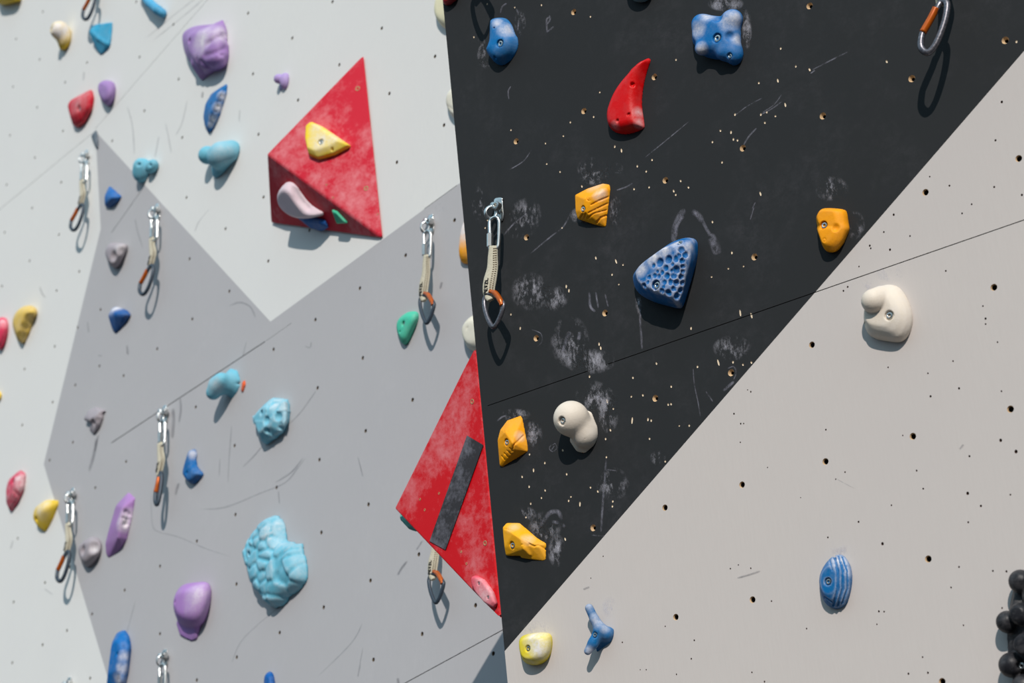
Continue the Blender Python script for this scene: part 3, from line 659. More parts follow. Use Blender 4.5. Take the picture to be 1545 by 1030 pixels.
if f2.n.dot(CAM-B2) < 0: f2 = Plane(B2, -f2.n)
E2 = (A2+C2)/2 - f2.n*.10 - LW.u*.02
v2 = volume([A2, B2, C2, D2, E2, B2 - f2.n*.02 + LW.u*.01], RED2, 'red pyramid volume at the black wall edge with a black grip stripe', .006,
    [(f2.at(640, 690), .12, .9), (f2.at(622, 742), .06, 1.3), (f2.at(690, 600), .08, .8), (f2.at(722, 860), .06, .6), (f2.at(690, 790), .07, .5), (f2.at(722, 700), .05, .6), (f2.at(715, 545), .1, -.6), (f2.at(715, 760), .08, -.4)], f2)
# grip tape on volume 2
GRIP, nt, g_ = new_mat('black_grip_tape')
gf = math_(nt, 'ADD', math_(nt, 'MULTIPLY', noise(nt, 16, 4, .6), .55), math_(nt, 'MULTIPLY', noise(nt, 90, 8, .8), .45))
nt.links.new(mix(nt, ramp(nt, gf, .46, .72, 0, .42), srgb(44, 42, 46), srgb(185, 185, 200)), g_.inputs['Base Color']); g_.inputs['Roughness'].default_value = .75
bm = bmesh.new(); inv = v2.matrix_world.inverted()
vs = []
for w in (.0022, .0002):
    for p in ((704.5, 656.5), (729, 671), (672, 829), (648, 816)): vs.append(bm.verts.new(inv @ f2.at(*p, w)))
for f in ((0, 1, 2, 3), (7, 6, 5, 4), (0, 4, 5, 1), (1, 5, 6, 2), (2, 6, 7, 3), (3, 7, 4, 0)): bm.faces.new([vs[i] for i in f])
o = from_bm('grip_strip', bm, GRIP, v2); o['label'] = 'black chalky grip stripe'
def vol_bolts(vol, pl, pts, r):
    inv = vol.matrix_world.inverted()
    for px, py in pts:
        c = pl.at(px, py); ax = (inv.to_3x3() @ pl.n).normalized(); s = (c-CAM).dot(EF)/F
        bm = bmesh.new(); lathe(bm, [(r*s, -.002), (r*s, .0006), (r*.8*s, .0009), (r*.62*s, .0007), (str(r*.4*s), -.0015)], inv @ c, ax, 16)
        from_bm('bolt', bm, EDGE, vol)
vol_bolts(v1, f1, [(539.7, 133.5), (552.5, 284)], 4); vol_bolts(v1, f1, [(492.6, 278.5), (502.8, 298), (570, 323)], 1.6)
vol_bolts(v2, f2, [(712.5, 605.5), (732, 819)], 4); vol_bolts(v2, f2, [(662.5, 744), (634, 753), (641, 769), (704, 850), (696, 832)], 2)
# ------------------------------------------------------------------ climbing holds
WK[id(LW)] = .68; WK[id(RW)] = .82
def sc(S, ox, oy, k): return [(ox+x/k, oy+y/k) for x, y in S]
def C(*a): return hold_mat(*a)
YEL = srgb(250, 166, 4); BLU = srgb(4, 98, 172); LBL = srgb(112, 186, 208); PUR = srgb(158, 124, 184); GRY = srgb(160, 152, 158)
WHT = srgb(226, 214, 198); REDc = srgb(215, 8, 12); GRN = srgb(60, 190, 160); PNK = srgb(225, 70, 98); YEC = srgb(236, 200, 40); BLK = srgb(34, 34, 38); CRM = srgb(226, 222, 205)
def hold(pl, S, H, col, label, ops=None, bl=3, top=None, res=60, rough=.55, chalk=.12, pre=(), k=3, **kw):
    rr = (top or (.55, .9, .55)) + (1.0, bl >= 3)
    o = [('dome', S, H, 0, rr), ('blur', bl)] if ops is None else ops
    o = o + list(pre)
    return make_hold(pl, S, H + kw.pop('extra', 0), o, hold_mat(col, chalk, rough), label, res=res, **kw)
L, R = LW, RW
# --- left wall, top
hold(L, [(-6,5),(3,7),(10,6),(32,0),(25,-14),(-4,-18)], 26, YEC, 'tan yellow hold cut off by the top left corner of the photo', res=44)
hold(L, [(75,44),(81,33),(90,31),(101,34),(106,48),(105,63),(95,77),(88,73),(87,63),(78,54)], 34, srgb(226,190,40), 'chalky hold with a white round head and yellow tail, top left',
    ops=[('ball', (90,46,22), 14.5), ('hull', [(104,44,0),(107,52,0),(105,64,0),(96,79,0),(88,75,8),(87,60,14),(100,46,14),(94,70,14)], 6), ('ball', (98,60,8), (14,13,10), 4), ('blur', 2), ('hole', 77.5, 43, 2.2), ('chalk', [(88,42,20,1.4)])], res=50)
hold(L, [(132.5,45.5),(137.6,36.6),(151.5,35),(171.7,33),(161.6,68),(152.8,86),(145,76),(134,53)], 24, srgb(50,160,200), 'turquoise fan-shaped hold with folded faces near the top left',
    ops=[('hull', [(134,46,20),(138,37,14),(172,33,0),(162,68,8),(153,86,0),(145,76,2),(160,60,0),(165,50,0),(150,40,10),(133,48,22)]), ('blur', 1), ('cball', (156,48,26), (15,13,17), 2), ('ridge', [(137,46),(148,58),(160,66)], 1.8), ('ridge', [(138,40),(152,38),(169,35)], 1.6), ('hole', 136, 44.5, 2.6)], res=56)
hold(L, [(213,-10),(222,-6),(249,14),(248,26),(240,27),(226,16)], 24, srgb(70,165,210), 'pale blue curved bar hold touching the top edge of the photo',
    ops=[('cap', [(214,-10,8),(226,5,14),(238,15,16),(245,20,8)], [6,7,7,7])], res=44)
S = [(278,60.5),(282.4,46.5),(295,38),(317.6,36),(334.5,35),(338,30),(340,50.7),(342,60.5),(341.5,73),(343,81.6),(339.5,98.5),(327.4,107),(314.8,111),(306,121),(302,112.6),(292,101),(282.4,87)]
hold(L, S, 42, PUR, 'large purple wrinkled cap-shaped hold on the upper white wall',
    ops=[('dome', [p for i, p in enumerate(S) if i not in (5, 13)], 42, 0, (.5,.92,.5)), ('edome', S, 22, 16, .4, 8),
         ('blur', 3), ('cap', [(322,48,16),(338,30,0)], [9,2.5], 5), ('cap', [(322,76,18),(343,80,0)], [9,3], 5), ('cap', [(298,96,18),(306,122,0)], [10,2.5], 5), ('cball', (346,57,4), 9, 2), ('cball', (347,92,2), 7, 2), ('cball', (324,115,2), 9, 2), ('cball', (290,112,2), 11, 3), ('groove', [(312,66),(325,56),(341,52)], 4), ('groove', [(308,84),(322,80),(341,72)], 3.2), ('groove', [(302,92),(318,104),(330,106)], 3), ('groove', [(296,88),(304,108)], 3), ('blur', 1), ('hole', 285.5, 61, 3), ('hole', 333, 82, 2.4), ('chalk', [(305,58,24,.8),(330,50,18,.6)])], res=76)
hold(L, [(147.7,131),(149,124),(158,119.5),(169,122.5),(173,136),(169,154),(161.6,161),(154,154),(149,141)], 22, PUR, 'small smooth purple egg hold beside the pink hold, top left', pre=[('hole', 151.5, 130, 2), ('groove', [(154,132),(159,126),(168,125)], 1.0)], res=48)
hold(L, [(100,159),(105,149),(121,141.5),(137.6,132),(141.5,144),(139,164),(126,187),(116,194),(108.6,192),(103.5,174)], 24, srgb(205,20,46), 'crimson leaf-shaped hold with chalk on its upper half, top left',
    bl=2, top=(.45,.85,.5), pre=[('bolt', 118, 164, 4.2), ('chalk', [(118,150,20,.3)])], res=56)
hold(L, [(306.3,174.5),(309,157.7),(317.6,141),(328.8,131),(344.3,124),(343,141),(334.5,160.5),(326,183),(315.3,203),(307.7,188.6)], 24, srgb(0,104,172), 'long blue blade hold with a chalky ribbed right edge, upper white wall',
    ops=[('hull', [(306,175,8),(309,158,10),(318,141,9),(344,124,0),(343,141,0),(335,160,0),(326,183,0),(315,203,0),(308,189,4),(331,140,18),(318,170,24),(314,192,14)]), ('blur', 1),
         ('groove', [(341,132),(331,148),(323,165),(317,184)], 1.2), ('dimple', [(337,146,2),(333,153,2.2),(329,161,2.2),(326,169,2.2),(323,177,2),(320,185,2)], .3), ('bolt', 317.6, 157.5, 2.8), ('chalk', [(336,146,8,.8),(329,162,8,.8),(322,180,8,.8),(317,188,6,.8)])], res=64)
hold(L, [(299,233.7),(306,221),(322,219.6),(331.6,212.6),(348.5,211.7),(362.6,218),(361,233.7),(343,257.6),(327.4,273),(317.6,267.5),(315,253),(303.5,248)], 40, LBL, 'light blue two-lobed cloud hold left of the red pyramid',
    ops=[('hull', [(330,214,4),(350,212,2),(363,218,0),(361,234,0),(343,258,0),(327,274,0),(318,267,8),(317,250,16),(335,222,18),(345,235,18),(330,256,16)]), ('blur', 2), ('ball', (333,234,22), (25,20,19), 4), ('ball', (349,228,10), (16,17,14), 5), ('ball', (313,234,22), (15,14,14), 2), ('blur', 1), ('chalk', [(330,226,22,.35)])], res=66)
hold(L, [(413,119.7),(417.5,110),(430,109.8),(436.7,112.6),(434.4,129.5),(426,140),(420,138),(419,128)], 18, srgb(172,150,206), 'tiny pale purple double knob hold near the tip of the red pyramid',
    ops=[('ball', (430,122,3), (9,13,8), 0), ('hull', [(424,112,0),(437,112,0),(434,130,0),(426,140,0),(421,136,2)], 3), ('ball', (420.5,119,12), 7.5, 1.2)], res=44)
hold(L, [(202.3,250),(206.8,240),(214.7,236.7),(230,242.4),(241,246),(239.5,254),(230,261),(224,271),(217,276.5),(209.4,275),(203.6,263)], 28, LBL, 'light blue lumpy hold straddling the grey triangle edge, upper left',
    ops=[('hull', [(203,250,14),(207,240,14),(215,237,8),(226,244,4),(226,262,2),(217,277,0),(209,275,4),(204,263,12)]), ('ball', (229,251,10), (15,10.5,9), 5), ('ball', (213,250,14), 12, 4), ('ball', (214,259,7), (16,17,14), 5), ('blur', 2), ('hole', 208, 247.5, 2.4), ('hole', 225.5, 248.5, 2.2)], res=56)
hold(L, [(157,295),(164.3,278.6),(170,285.7),(185.3,296),(179,305),(167,314.5),(157.5,310.6)], 20, srgb(4,98,172), 'small blue faceted hold on the upper tip of the grey triangle',
    ops=[('hull', [(157,295,10),(165,278,0),(185.5,296,0),(179,305,0),(167,315,0),(157,311,6),(168,298,20),(160,306,12)]), ('blur', 1)], res=44)
hold(L, [(158,379),(163.5,365.6),(175,364),(192.4,368),(187,384),(179,400),(172.7,405.7),(166,402),(159.6,389)], 24, GRY, 'grey stone-like hold with two scooped pockets, upper left grey area',
    pre=[('dimple', [(170,386,9),(185,378,7)], .3), ('blur', 1), ('hole', 166, 367, 1.6), ('chalk', [(180,372,12,.4)])], res=52)
hold(L, [(141,199),(145,195),(148,212),(147.5,226),(144,222),(137,205)], 6, srgb(92,104,114), 'thin dark grey sliver foothold at the grey triangle peak', bl=1, res=40, top=(.7,.95,.5))
hold(L, [(162,476),(167.5,464),(177,462),(192,466.4),(198,473.7),(181,498),(174.4,504.8),(167.5,493)], 24, srgb(4,84,154), 'blue wedge hold with a chalky top ledge below the grey stone hold',
    ops=[('hull', [(162,476,14),(168,464,8),(177,461,0),(192,466,0),(198,474,2),(174,506,0),(181,499,0),(167,493,6),(173,473,24),(190,474,14)]), ('blur', 1), ('chalk', [(178,464,15,.9),(166,470,9,.6)])], res=50)
hold(L, [(17.5,490.7),(20.6,473.7),(31.6,461.6),(45,458.4),(54.6,465),(54.6,476),(46,483.4),(36.4,498),(31.6,520),(24,512.6)], 26, srgb(222,188,92), 'pale yellow crescent hold on the left white wall', chalk=.25,
    pre=[('dimple', [(48,486,12),(41,497,10),(36,508,7)], .15), ('blur', 2)], res=56)
hold(L, [(-14,490),(-4,478),(8,478),(11.5,495),(5,520),(-2,530),(-12,512)], 20, srgb(225,50,90), 'pink hold cut by the left edge of the photo', res=40, pre=[('chalk', [(4,486,10,.5)])])
hold(L, [(-12,597),(-3,587),(2,592),(2,601),(-5,607)], 10, YEC, 'sliver of a yellow hold at the left photo edge', res=24)
hold(L, [(123.4,632.8),(131,619.4),(146,610),(163,618),(156.6,634),(150.6,648.5),(141,661.4),(133.6,653.4)], 24, GRY, 'grey pointed hold with a double ledge, just left of the lower seam',
    ops=[('hull', [(124,634,12),(131,620,8),(146,610,0),(163,618,0),(157,632,0),(136,636,20),(150,624,14)]), ('hull', [(134,640,6),(156,632,0),(150,648,0),(141,662,0),(134,653,0),(146,636,14)], 2), ('blur', 1), ('dimple', [(141,638,6),(155,625,6)], .3)], res=50)
hold(L, [(8.7,737),(13,719.5),(29,707),(38,712),(36.4,734),(27.7,754.4),(13,773.4),(8,763)], 20, srgb(205,60,90), 'pink faceted hold left of the yellow hold, lower left', bl=1, chalk=.5, pre=[('bolt', 19, 726, 3.6), ('groove', [(20,740),(28,748)], 1.6), ('chalk', [(32,725,14,.5)])], res=50, top=(.45,.85,.5))
hold(L, [(46.6,780.6),(51,764.6),(67,753),(90.3,754.4),(89,763),(78.7,786.5),(68.5,806.3),(55.4,795)], 28, srgb(232,196,50), 'yellow rounded wedge hold beside the lower left quickdraw',
    ops=[('hull', [(47,781,20),(51,765,20),(67,753,14),(91,753,0),(89,763,0),(79,787,0),(68,807,0),(55,795,12),(66,768,26)]), ('blur', 2), ('hole', 54, 782, 3), ('hole', 78, 758, 1.8), ('chalk', [(62,764,18,.7)])], res=54)
hold(L, [(158.4,820),(163.7,800),(174,762),(193,742),(204,750.4),(200,779.5),(188.4,814.5),(181,830.5),(163.7,842),(159.3,835)], 26, srgb(166,124,184), 'tall purple crystal-shaped hold on the lower left grey area',
    ops=[('hull', [(158,820,10),(164,800,14),(174,762,14),(194,741,0),(204.5,750,0),(200,780,0),(189,815,0),(181,831,0),(163,843,0),(159,835,4),(185,765,24),(178,812,22),(180,790,26)]), ('blur', 1), ('dimple', [(192,772,4),(196,776,4),(192,790,5),(188,782,3),(195,784,4)], .5), ('groove', [(178,815),(181,828)], 1.4), ('chalk', [(188,790,12,1.1),(193,778,12,.8)])], res=70)
hold(L, [(116.5,827),(125,815.6),(140,807),(152,817),(150,836),(134,855),(124,852)], 24, GRY, 'grey scooped pocket hold by the lower left quickdraw', pre=[('dimple', [(141,824,11)], .25), ('dimple', [(124,830,8)], .3), ('blur', 1), ('chalk', [(143,828,8,.6)])], res=54)
hold(L, [(259.8,916),(262.7,896),(274,880),(294.7,876.5),(312,877),(317.4,893),(313.6,919),(302,947),(296,969.4),(287.4,971),(271,960),(264,939.7)], 40, srgb(172,128,196), 'purple dome hold with a lower lip, bottom left of the big light blue rock hold',
    ops=[('dome', [(259.8,916),(262.7,896),(274,880),(294.7,876.5),(312,877),(317.4,893),(313.6,919),(304,942),(288,949),(268,940)], 40, 0, (.5,.92,.5)), ('blur', 3), ('hull', [(264,938,4),(304,940,0),(297,969.4,0),(287,971,0),(271,960,2),(268,932,10),(295,945,14)], 2), ('blur', 1), ('hole', 263.5, 908, 2.8), ('chalk', [(292,900,26,.5)])], res=70)
S = [(369.6,834.8),(376,817),(383.5,800),(399.6,782.4),(415.6,772),(425.8,779.5),(431.6,810),(452,813),(456.3,829),(462,852),(459,881.4),(434.5,904.7),(414,922),(399.6,910.5),(385,893),(377.7,869.8)]
hold(L, S, 36, srgb(104,184,208), 'large light blue cobbled rock hold on the lower grey wall',
    ops=[('edome', S, 40, 34), ('blur', 2), ('voro', 78, 4.2, 3.6, 2.4, 11, 0), ('blur', 1), ('hole', 374, 835, 3.6), ('chalk', [(405,805,20,.6),(412,820,18,.5),(420,792,14,.5)]), ('worn', .25)], res=96)
hold(L, [(309,592),(315,573),(332,560),(353,550),(360,556),(366,578),(361,591),(351,608),(340,596),(321,605),(312,600)], 64, LBL, 'light blue knob hold jutting from the grey wall under the seam',
    ops=[('hull', [(348,551,0),(360,556,0),(366,578,0),(361,591,0),(350,609,0),(338,592,6),(335,565,14)]), ('cap', [(350,578,4),(328,580,32)], [17,14], 6), ('cap', [(334,573,32),(322,592,32)], [12,12], 3), ('blur', 2), ('groove', [(331,570),(333,562)], 1.4), ('hole', 359, 579, 1.8), ('chalk', [(322,582,14,.5)])], res=66)
hold(L, [(366,574),(369,573),(370,580),(366,592),(363,591)], 5, srgb(225,95,45), 'small orange foothold poking out behind the light blue knob', bl=1, res=34)
hold(L, [(381,628),(392,615),(411,599),(433,600.4),(436,622),(435.5,634.4),(427,654),(411,663.6),(394,673),(389.4,661),(387,644)], 34, srgb(118,190,212), 'light blue faceted rock hold right of the light blue knob',
    bl=1, top=(.5,.88,.5), pre=[('voro', 26, -.9, 2.4, 3.2, 5, .03), ('dimple', [(421,628,8),(403,634,7),(404,651,6)], .45), ('hole', 394, 622, 3.4), ('hole', 423, 645, 2.8), ('chalk', [(415,608,16,.6),(428,612,10,.5)]), ('worn', .25)], res=80)
hold(L, [(279,715.8),(283.8,695),(290,677),(296,679.3),(296.6,700),(306,713.3),(302,722),(291,731),(283.8,726.7)], 20, srgb(2,98,164), 'small blue hooked hold right of the middle quickdraw on grey',
    ops=[('edome', [(279,715.8),(283.8,695),(290,677),(296,679.3),(296.6,700),(306.5,713.3),(302,722),(291,731.5),(283.8,726.7)], 17, 8), ('blur', 1), ('hole', 281.5, 713, 2), ('chalk', [(291,684,8,.6)])], res=50)
hold(L, [(597.3,492),(601.6,479),(615.5,469),(629,469.7),(630,482),(620.5,502),(614,517),(606.6,520),(600,507)], 20, srgb(70,192,160), 'green teardrop hold under the quickdraw left of the black wall', pre=[('bolt', 608, 488, 3.6), ('hole', 603, 500, 1.5)], res=56)
hold(L, [(693,395),(696,350),(703,326),(722,330),(724,395),(707,397)], 20, YEL, 'orange-yellow hold half hidden behind the black wall edge', pre=[('chalk', [(700,345,24,1.2)]), ('hole', 708, 383, 1.4)], res=44)
hold(L, [(697,495),(703,482),(716,473),(736,478),(737,520),(722,532),(707,528),(699,512)], 30, CRM, 'white dome hold half hidden behind the black wall above the red volume', res=44, pre=[('hole', 705, 495, 1.4)])
hold(L, [(673,150),(677,135),(690,130),(706,150),(702,180),(688,183),(677,170)], 20, CRM, 'cream hold peeking out beside the black wall edge, upper part', res=40, pre=[('groove', [(674,158),(684,166)], 1.2)])
hold(L, [(656,15),(658,0),(665,-15),(692,-12),(694,40),(674,46),(660,34)], 22, srgb(232,226,190), 'cream hold half hidden at the top of the black wall edge', res=40)
S = [(176.5,949.6),(185.4,948.5),(193,958.6),(196.6,976.5),(193,1007.7),(187,1035),(158,1048),(165,1001),(168.6,965)]
hold(L, S, 26, srgb(0,106,180), 'tall blue blade hold cut by the bottom edge of the photo, lower left', bl=1, top=(.5,.88,.5), pre=[('groove', [(186,975),(183,1005),(178,1030)], 1.5), ('bolt', 176.5, 987, 2.8), ('chalk', [(186,990,9,.6),(184,1008,10,.8),(180,1024,10,.8)])], res=60)
hold(L, [(398,1022),(405,1011.5),(411,1018),(414,1042),(402,1048)], 16, srgb(8,90,165), 'tip of a blue hold at the bottom edge below the big rock hold', res=36)
# --- right wall
hold(R, [(740,38),(743.7,28),(753.8,23.4),(763.8,25.7),(771.6,35.7),(776,48),(781,58),(779.4,73.7),(770.5,89.3),(758,99),(747,97.8),(738,89),(733.7,78),(739,64.7)], 24, srgb(2,112,178), 'blue kidney-shaped hold at the top left of the black wall',
    ops=[('edome', [(740,38),(743.7,28),(753.8,23.4),(763.8,25.7),(771.6,35.7),(776,48),(781,58),(779.4,73.7),(770.5,89.3),(758,99),(747,97.8),(738,89),(733.7,78),(739,64.7)], 27, 20), ('blur', 3), ('bolt', 753.5, 65, 6.2, 4), ('hole', 746.5, 87, 2.4, 2.5), ('hole', 745, 42, 1.6, 2), ('chalk', [(764,44,13,.8),(750,34,9,.6)])], res=84)
hold(R, [(915.6,176),(918,163),(925.7,143),(936.8,125),(950,109.4),(966,92.7),(979.3,86.6),(980.8,89.3),(975,109.4),(970.3,129.5),(968,156),(972,185),(969,195.4),(943.5,202.7),(923.5,198.7),(918,190)], 24, REDc, 'red curved horn-shaped hold on the black wall',
    ops=[('edome', [(915.6,176),(918,163),(925.7,143),(936.8,125),(950,109.4),(966,92.7),(978,86.6),(981,90),(975,109.4),(970.3,129.5),(968,156),(972,185),(969,195.4),(943.5,203.5),(923.5,199.5),(917,190)], 24, 16), ('cap', [(958,108,6),(979,88.5,0)], [6.5,2.2], 5), ('blur', 3), ('hole', 954, 127.5, 3.4, 3), ('hole', 948, 172.5, 2.8, 2.5), ('hole', 931, 182, 2.6, 2.5), ('chalk', [(964,170,9,.45),(966,185,9,.45),(928,190,8,.3)])], res=90, chalk=.04, rough=.42)
S = [(1042,60),(1047.6,37),(1058,21),(1079,19.4),(1088,14),(1109,13.4),(1119,21),(1118,39),(1120,70.5),(1118,91.7),(1102,99.5),(1084.7,91.7),(1061.7,87.5),(1052,79),(1043,69)]
hold(R, S, 34, srgb(2,106,174), 'large blue lumpy hold with two bolts at the top centre of the black wall',
    ops=[('dome', [(1043,62),(1048,40),(1058,24),(1080,22),(1112,30),(1117,60),(1114,88),(1085,90),(1062,85),(1052,76)], 30, 0, (.55,.92,.5)), ('blur', 2), ('ball', (1058,36,14), 15, 8), ('ball', (1104,31,8), (18,17,16), 6), ('ball', (1059,73,20), 11, 5), ('ball', (1108,82,6), (14,17,15), 6), ('ball', (1093,80,14), 12, 6), ('blur', 2), ('dimple', [(1085,27,8),(1104,54,9)], .55), ('blur', 2), ('bolt', 1081, 57, 7.4, 4.5), ('screw', 1100.5, 84, 4.2, 2.5),
         ('chalk', [(1052,45,13,.8),(1100,28,16,.85),(1058,74,10,1.0),(1112,60,9,.5),(1066,26,12,.6)])], res=92)
hold(R, [(948,-4),(963,3.5),(980,-2),(985,-20),(960,-32),(943,-20)], 22, srgb(120,160,165), 'pale teal hold just cut by the top edge of the black wall', res=44)
hold(R, [(668,4),(673,8),(680,5),(692,-6),(684,-22),(668,-16)], 16, srgb(190,24,34), 'red hold corner at the very top of the black wall edge', res=36)
hold(R, [(867,294),(885.5,283.7),(909,276.7),(919.6,278),(921,285),(917,316.5),(914,342),(898.7,338),(871,329.6),(868.5,319)], 30, YEL, 'yellow hold with diagonal grooves, upper middle of the black wall',
    ops=[('hull', [(867,294,14),(886,284,10),(909,276.5,2),(920,278,0),(921.5,285,0),(917,317,0),(914.5,343,0),(898,339,4),(871,330,10),(868,319,14),(882,300,26),(905,292,20),(903,322,14),(880,318,24)]), ('blur', 2),
         ('groove', [(892,309),(903,303),(918,297)], 1.3), ('groove', [(888,321),(900,315),(917,307)], 1.3), ('groove', [(886,330),(896,322),(915,317)], 1.1), ('groove', [(900,336),(907,328),(915,325)], 1.5), ('groove', [(881,330),(884,322)], 1.0), ('groove', [(876,329),(880,322)], 1.0),
         ('torus', 889.5, 297, 5.5, .8), ('torus', 889.5, 297, 3, .6), ('bolt', 879, 315, 5.2, 2.5), ('chalk', [(905,291,11,.7),(900,280,14,.35)])], res=96, chalk=.06)
S = [(953,421),(956,411),(967,398),(988,382),(1014,363.7),(1035,356.6),(1046.8,358.5),(1050.7,369),(1049.4,392.6),(1040,426.6),(1029.8,460.7),(1023,466),(1003.5,461),(977,453),(959,440)]
dm = [(668,632,23),(718,615,22),(765,612,18),(803,558,18),(825,588,16),(703,665,16),(742,643,10),(805,625,14),(633,650,12),(655,685,10),(682,690,13),(768,678,22),(710,710,17),(808,658,12),(808,686,11),(755,708,18),(800,718,14),(696,745,14),(735,745,16),(772,752,16),(806,752,12),(680,800,16),(720,812,18),(755,785,13),(778,828,16),(785,592,11),(608,717,11),(640,708,13),(662,712,13),(578,770,15),(740,682,9),(795,795,13),(600,745,9),(690,770,10)]
hold(R, S, 58, srgb(0,98,164), 'large blue honeycomb-pocketed hold in the middle of the black wall',
    ops=[('dome', S, 54, 0, (.62,.93,.5)), ('blur', 3), ('dimple', [(820+x/3.814, 230+y/3.814, r/3.814*1.32) for x, y, r in dm], .42), ('bolt', 989, 429.5, 7.6, 6), ('screw', 1025.5, 366, 4.0, 1.5), ('chalk', [(968,405,12,.8),(985,390,13,1.1),(1002,378,13,1.1),(1018,368,12,1.0),(995,410,16,.3),(1010,400,14,.35),(1040,370,10,.5)]), ('worn', .5)], res=120)
hold(R, [(1230.4,333),(1234,321),(1242.6,313.3),(1270,314.5),(1277,319.7),(1279,335.7),(1276,359),(1264.5,376.5),(1252.8,380),(1242.6,375),(1236.8,356)], 26, srgb(248,160,10), 'smooth orange-yellow hold on the right side of the black wall',
    ops=[('dome', [(1230.4,333),(1234,321),(1242.6,313.3),(1270,314.5),(1277,319.7),(1279,335.7),(1277,352),(1240,352)], 24, 0, (.55,.93,.5)), ('dome', [(1234,340),(1278,336),(1276,359),(1264.5,376.5),(1252.8,381),(1242.6,376),(1237,358)], 26, 4, (.5,.92,.5)), ('blur', 3), ('dimple', [(1262,343,8)], .6), ('blur', 1), ('bolt', 1242.5, 339.5, 6.6, 4), ('torus', 1243.5, 362, 2.6, .7)], res=84, chalk=.03)
hold(R, [(1320,434.8),(1337,427),(1354.8,432),(1369,452),(1376.6,475.6),(1373.7,499),(1360.6,516),(1337,515),(1311,507.6),(1302,487),(1299.5,464),(1305,440)], 62, WHT, 'cream hold with a protruding round nose on the warm grey wall',
    ops=[('dome', [(1316,437),(1337,427),(1354.8,432),(1369,452),(1376.6,475.6),(1373.7,499),(1360.6,516),(1337,515),(1311,507.6),(1302,487),(1304,460)], 34, 0, (.55,.93,.5)), ('blur', 3), ('cap', [(1330,451,16),(1318,454,34)], [20,18.5], 2), ('blur', 1), ('bolt', 1341, 475.6, 7.4, 4), ('hole', 1304.5, 487, 3.2)], res=100, chalk=.3)
hold(R, [(835,630),(845,612),(862,605),(880,607),(893,621),(902,645),(896,670),(885,685),(868.6,680.6),(857.7,664),(840,650)], 72, srgb(228,216,200), 'cream mushroom-shaped knob hold on the lower black wall',
    ops=[('hull', [(880,615,0),(893,620,0),(902,645,0),(896,670,0),(885,685,0),(869,681,6),(858,665,10),(870,640,24),(884,640,24)]), ('blur', 3), ('cap', [(883,656,8),(868,636,24)], [20,20], 6), ('ball', (862,631.5,30), 27, 4), ('blur', 1), ('bolt', 847, 634.4, 6.4, 5), ('torus', 882, 665, 4, .5)], res=100, chalk=.2)
hold(R, [(750.4,664),(754.5,648),(765,634),(785.7,627),(788.4,631.6),(796,672),(796,680),(757,703),(754,701),(753,680.6)], 32, YEL, 'yellow angular hold beside the black grip stripe volume, notched lower edge',
    ops=[('hull', [(750.4,664,16),(754.5,648,15),(765,634,10),(786,626.5,0),(788.5,631,0),(796.5,672,0),(796.5,681,0),(757,704,2),(753.5,702,4),(752.5,681,12),(762,652,26),(773,668,28),(768,640,18),(776,678,20)]), ('blur', 1),
         ('groove', [(776,670),(781,666),(790,657)], 1.3), ('groove', [(772,681),(776,670)], .9), ('groove', [(757,688),(761,693)], 1.3), ('groove', [(761,684),(766,689)], 1.3), ('groove', [(765,680),(771,685)], 1.3), ('groove', [(769,676),(775,681)], 1.2), ('torus', 764, 648, 4.5, .6), ('bolt', 764, 667, 5.6, 3), ('chalk', [(784,658,8,.45)])], res=92, chalk=.05)
hold(R, [(758,794.7),(764,788.8),(784.4,789),(800.7,807),(823.8,819),(823,843.7),(819.7,846),(762.6,837),(761,824.6)], 30, srgb(250,176,20), 'yellow angular hold with a mouth-like crack near the bottom of the black wall',
    ops=[('hull', [(758,795,12),(764,788.5,6),(784.5,788.5,0),(801,807,0),(815,815,0),(800,838,10),(763,838,4),(761,825,12),(774,805,24),(785,812,26),(790,828,22)]), ('hull', [(800,806,0),(824.5,819,0),(824,844,0),(820,846.5,0),(785,841,6),(790,815,22),(812,824,12)], 2), ('blur', 1),
         ('groove', [(761,797),(772,800),(785,810),(799,820)], 1.1), ('groove', [(799,821),(806,824),(812,822),(823,828)], 1.5), ('torus', 788, 826, 4.5, .7), ('bolt', 772.5, 822.5, 6, 3), ('chalk', [(797,812,10,.4),(775,795,10,.3)])], res=92, chalk=.05)
hold(R, [(782,969),(791,956.4),(827,954),(832.3,974),(824.6,995),(806.6,1003.7),(788.6,997.6)], 28, srgb(225,205,40), 'pale yellow chalk-covered hold at the bottom tip of the black wall', top=(.6,.93,.5), pre=[('bolt', 796, 978, 5, 3), ('chalk', [(812,975,18,1.2),(808,960,20,.9),(800,998,12,.3)])], res=80)
hold(R, [(882.8,917.8),(889,908.5),(902,911.6),(914.7,941),(926.5,948.7),(922.4,969),(894,988.8),(881,984.7),(886,966.7),(889,943.5)], 38, srgb(8,102,160), 'blue hooked three-armed hold at the bottom left of the warm grey wall',
    ops=[('cap', [(889,917,24),(897,934,20),(906,950,14)], [6.5,7,10], 3), ('cap', [(906,950,14),(915,956,6)], [10,11], 3), ('cap', [(904,954,16),(895,970,22),(887,982,26)], [9,8,6], 3), ('hull', [(905,940,0),(926.5,949,0),(922,969,0),(900,985,0),(895,960,10),(905,950,22)], 4), ('blur', 2), ('bolt', 896.5, 957.5, 4.8, 3), ('chalk', [(902,935,12,.7),(888,915,8,.4),(888,982,8,.6),(912,946,8,.5)])], res=84)
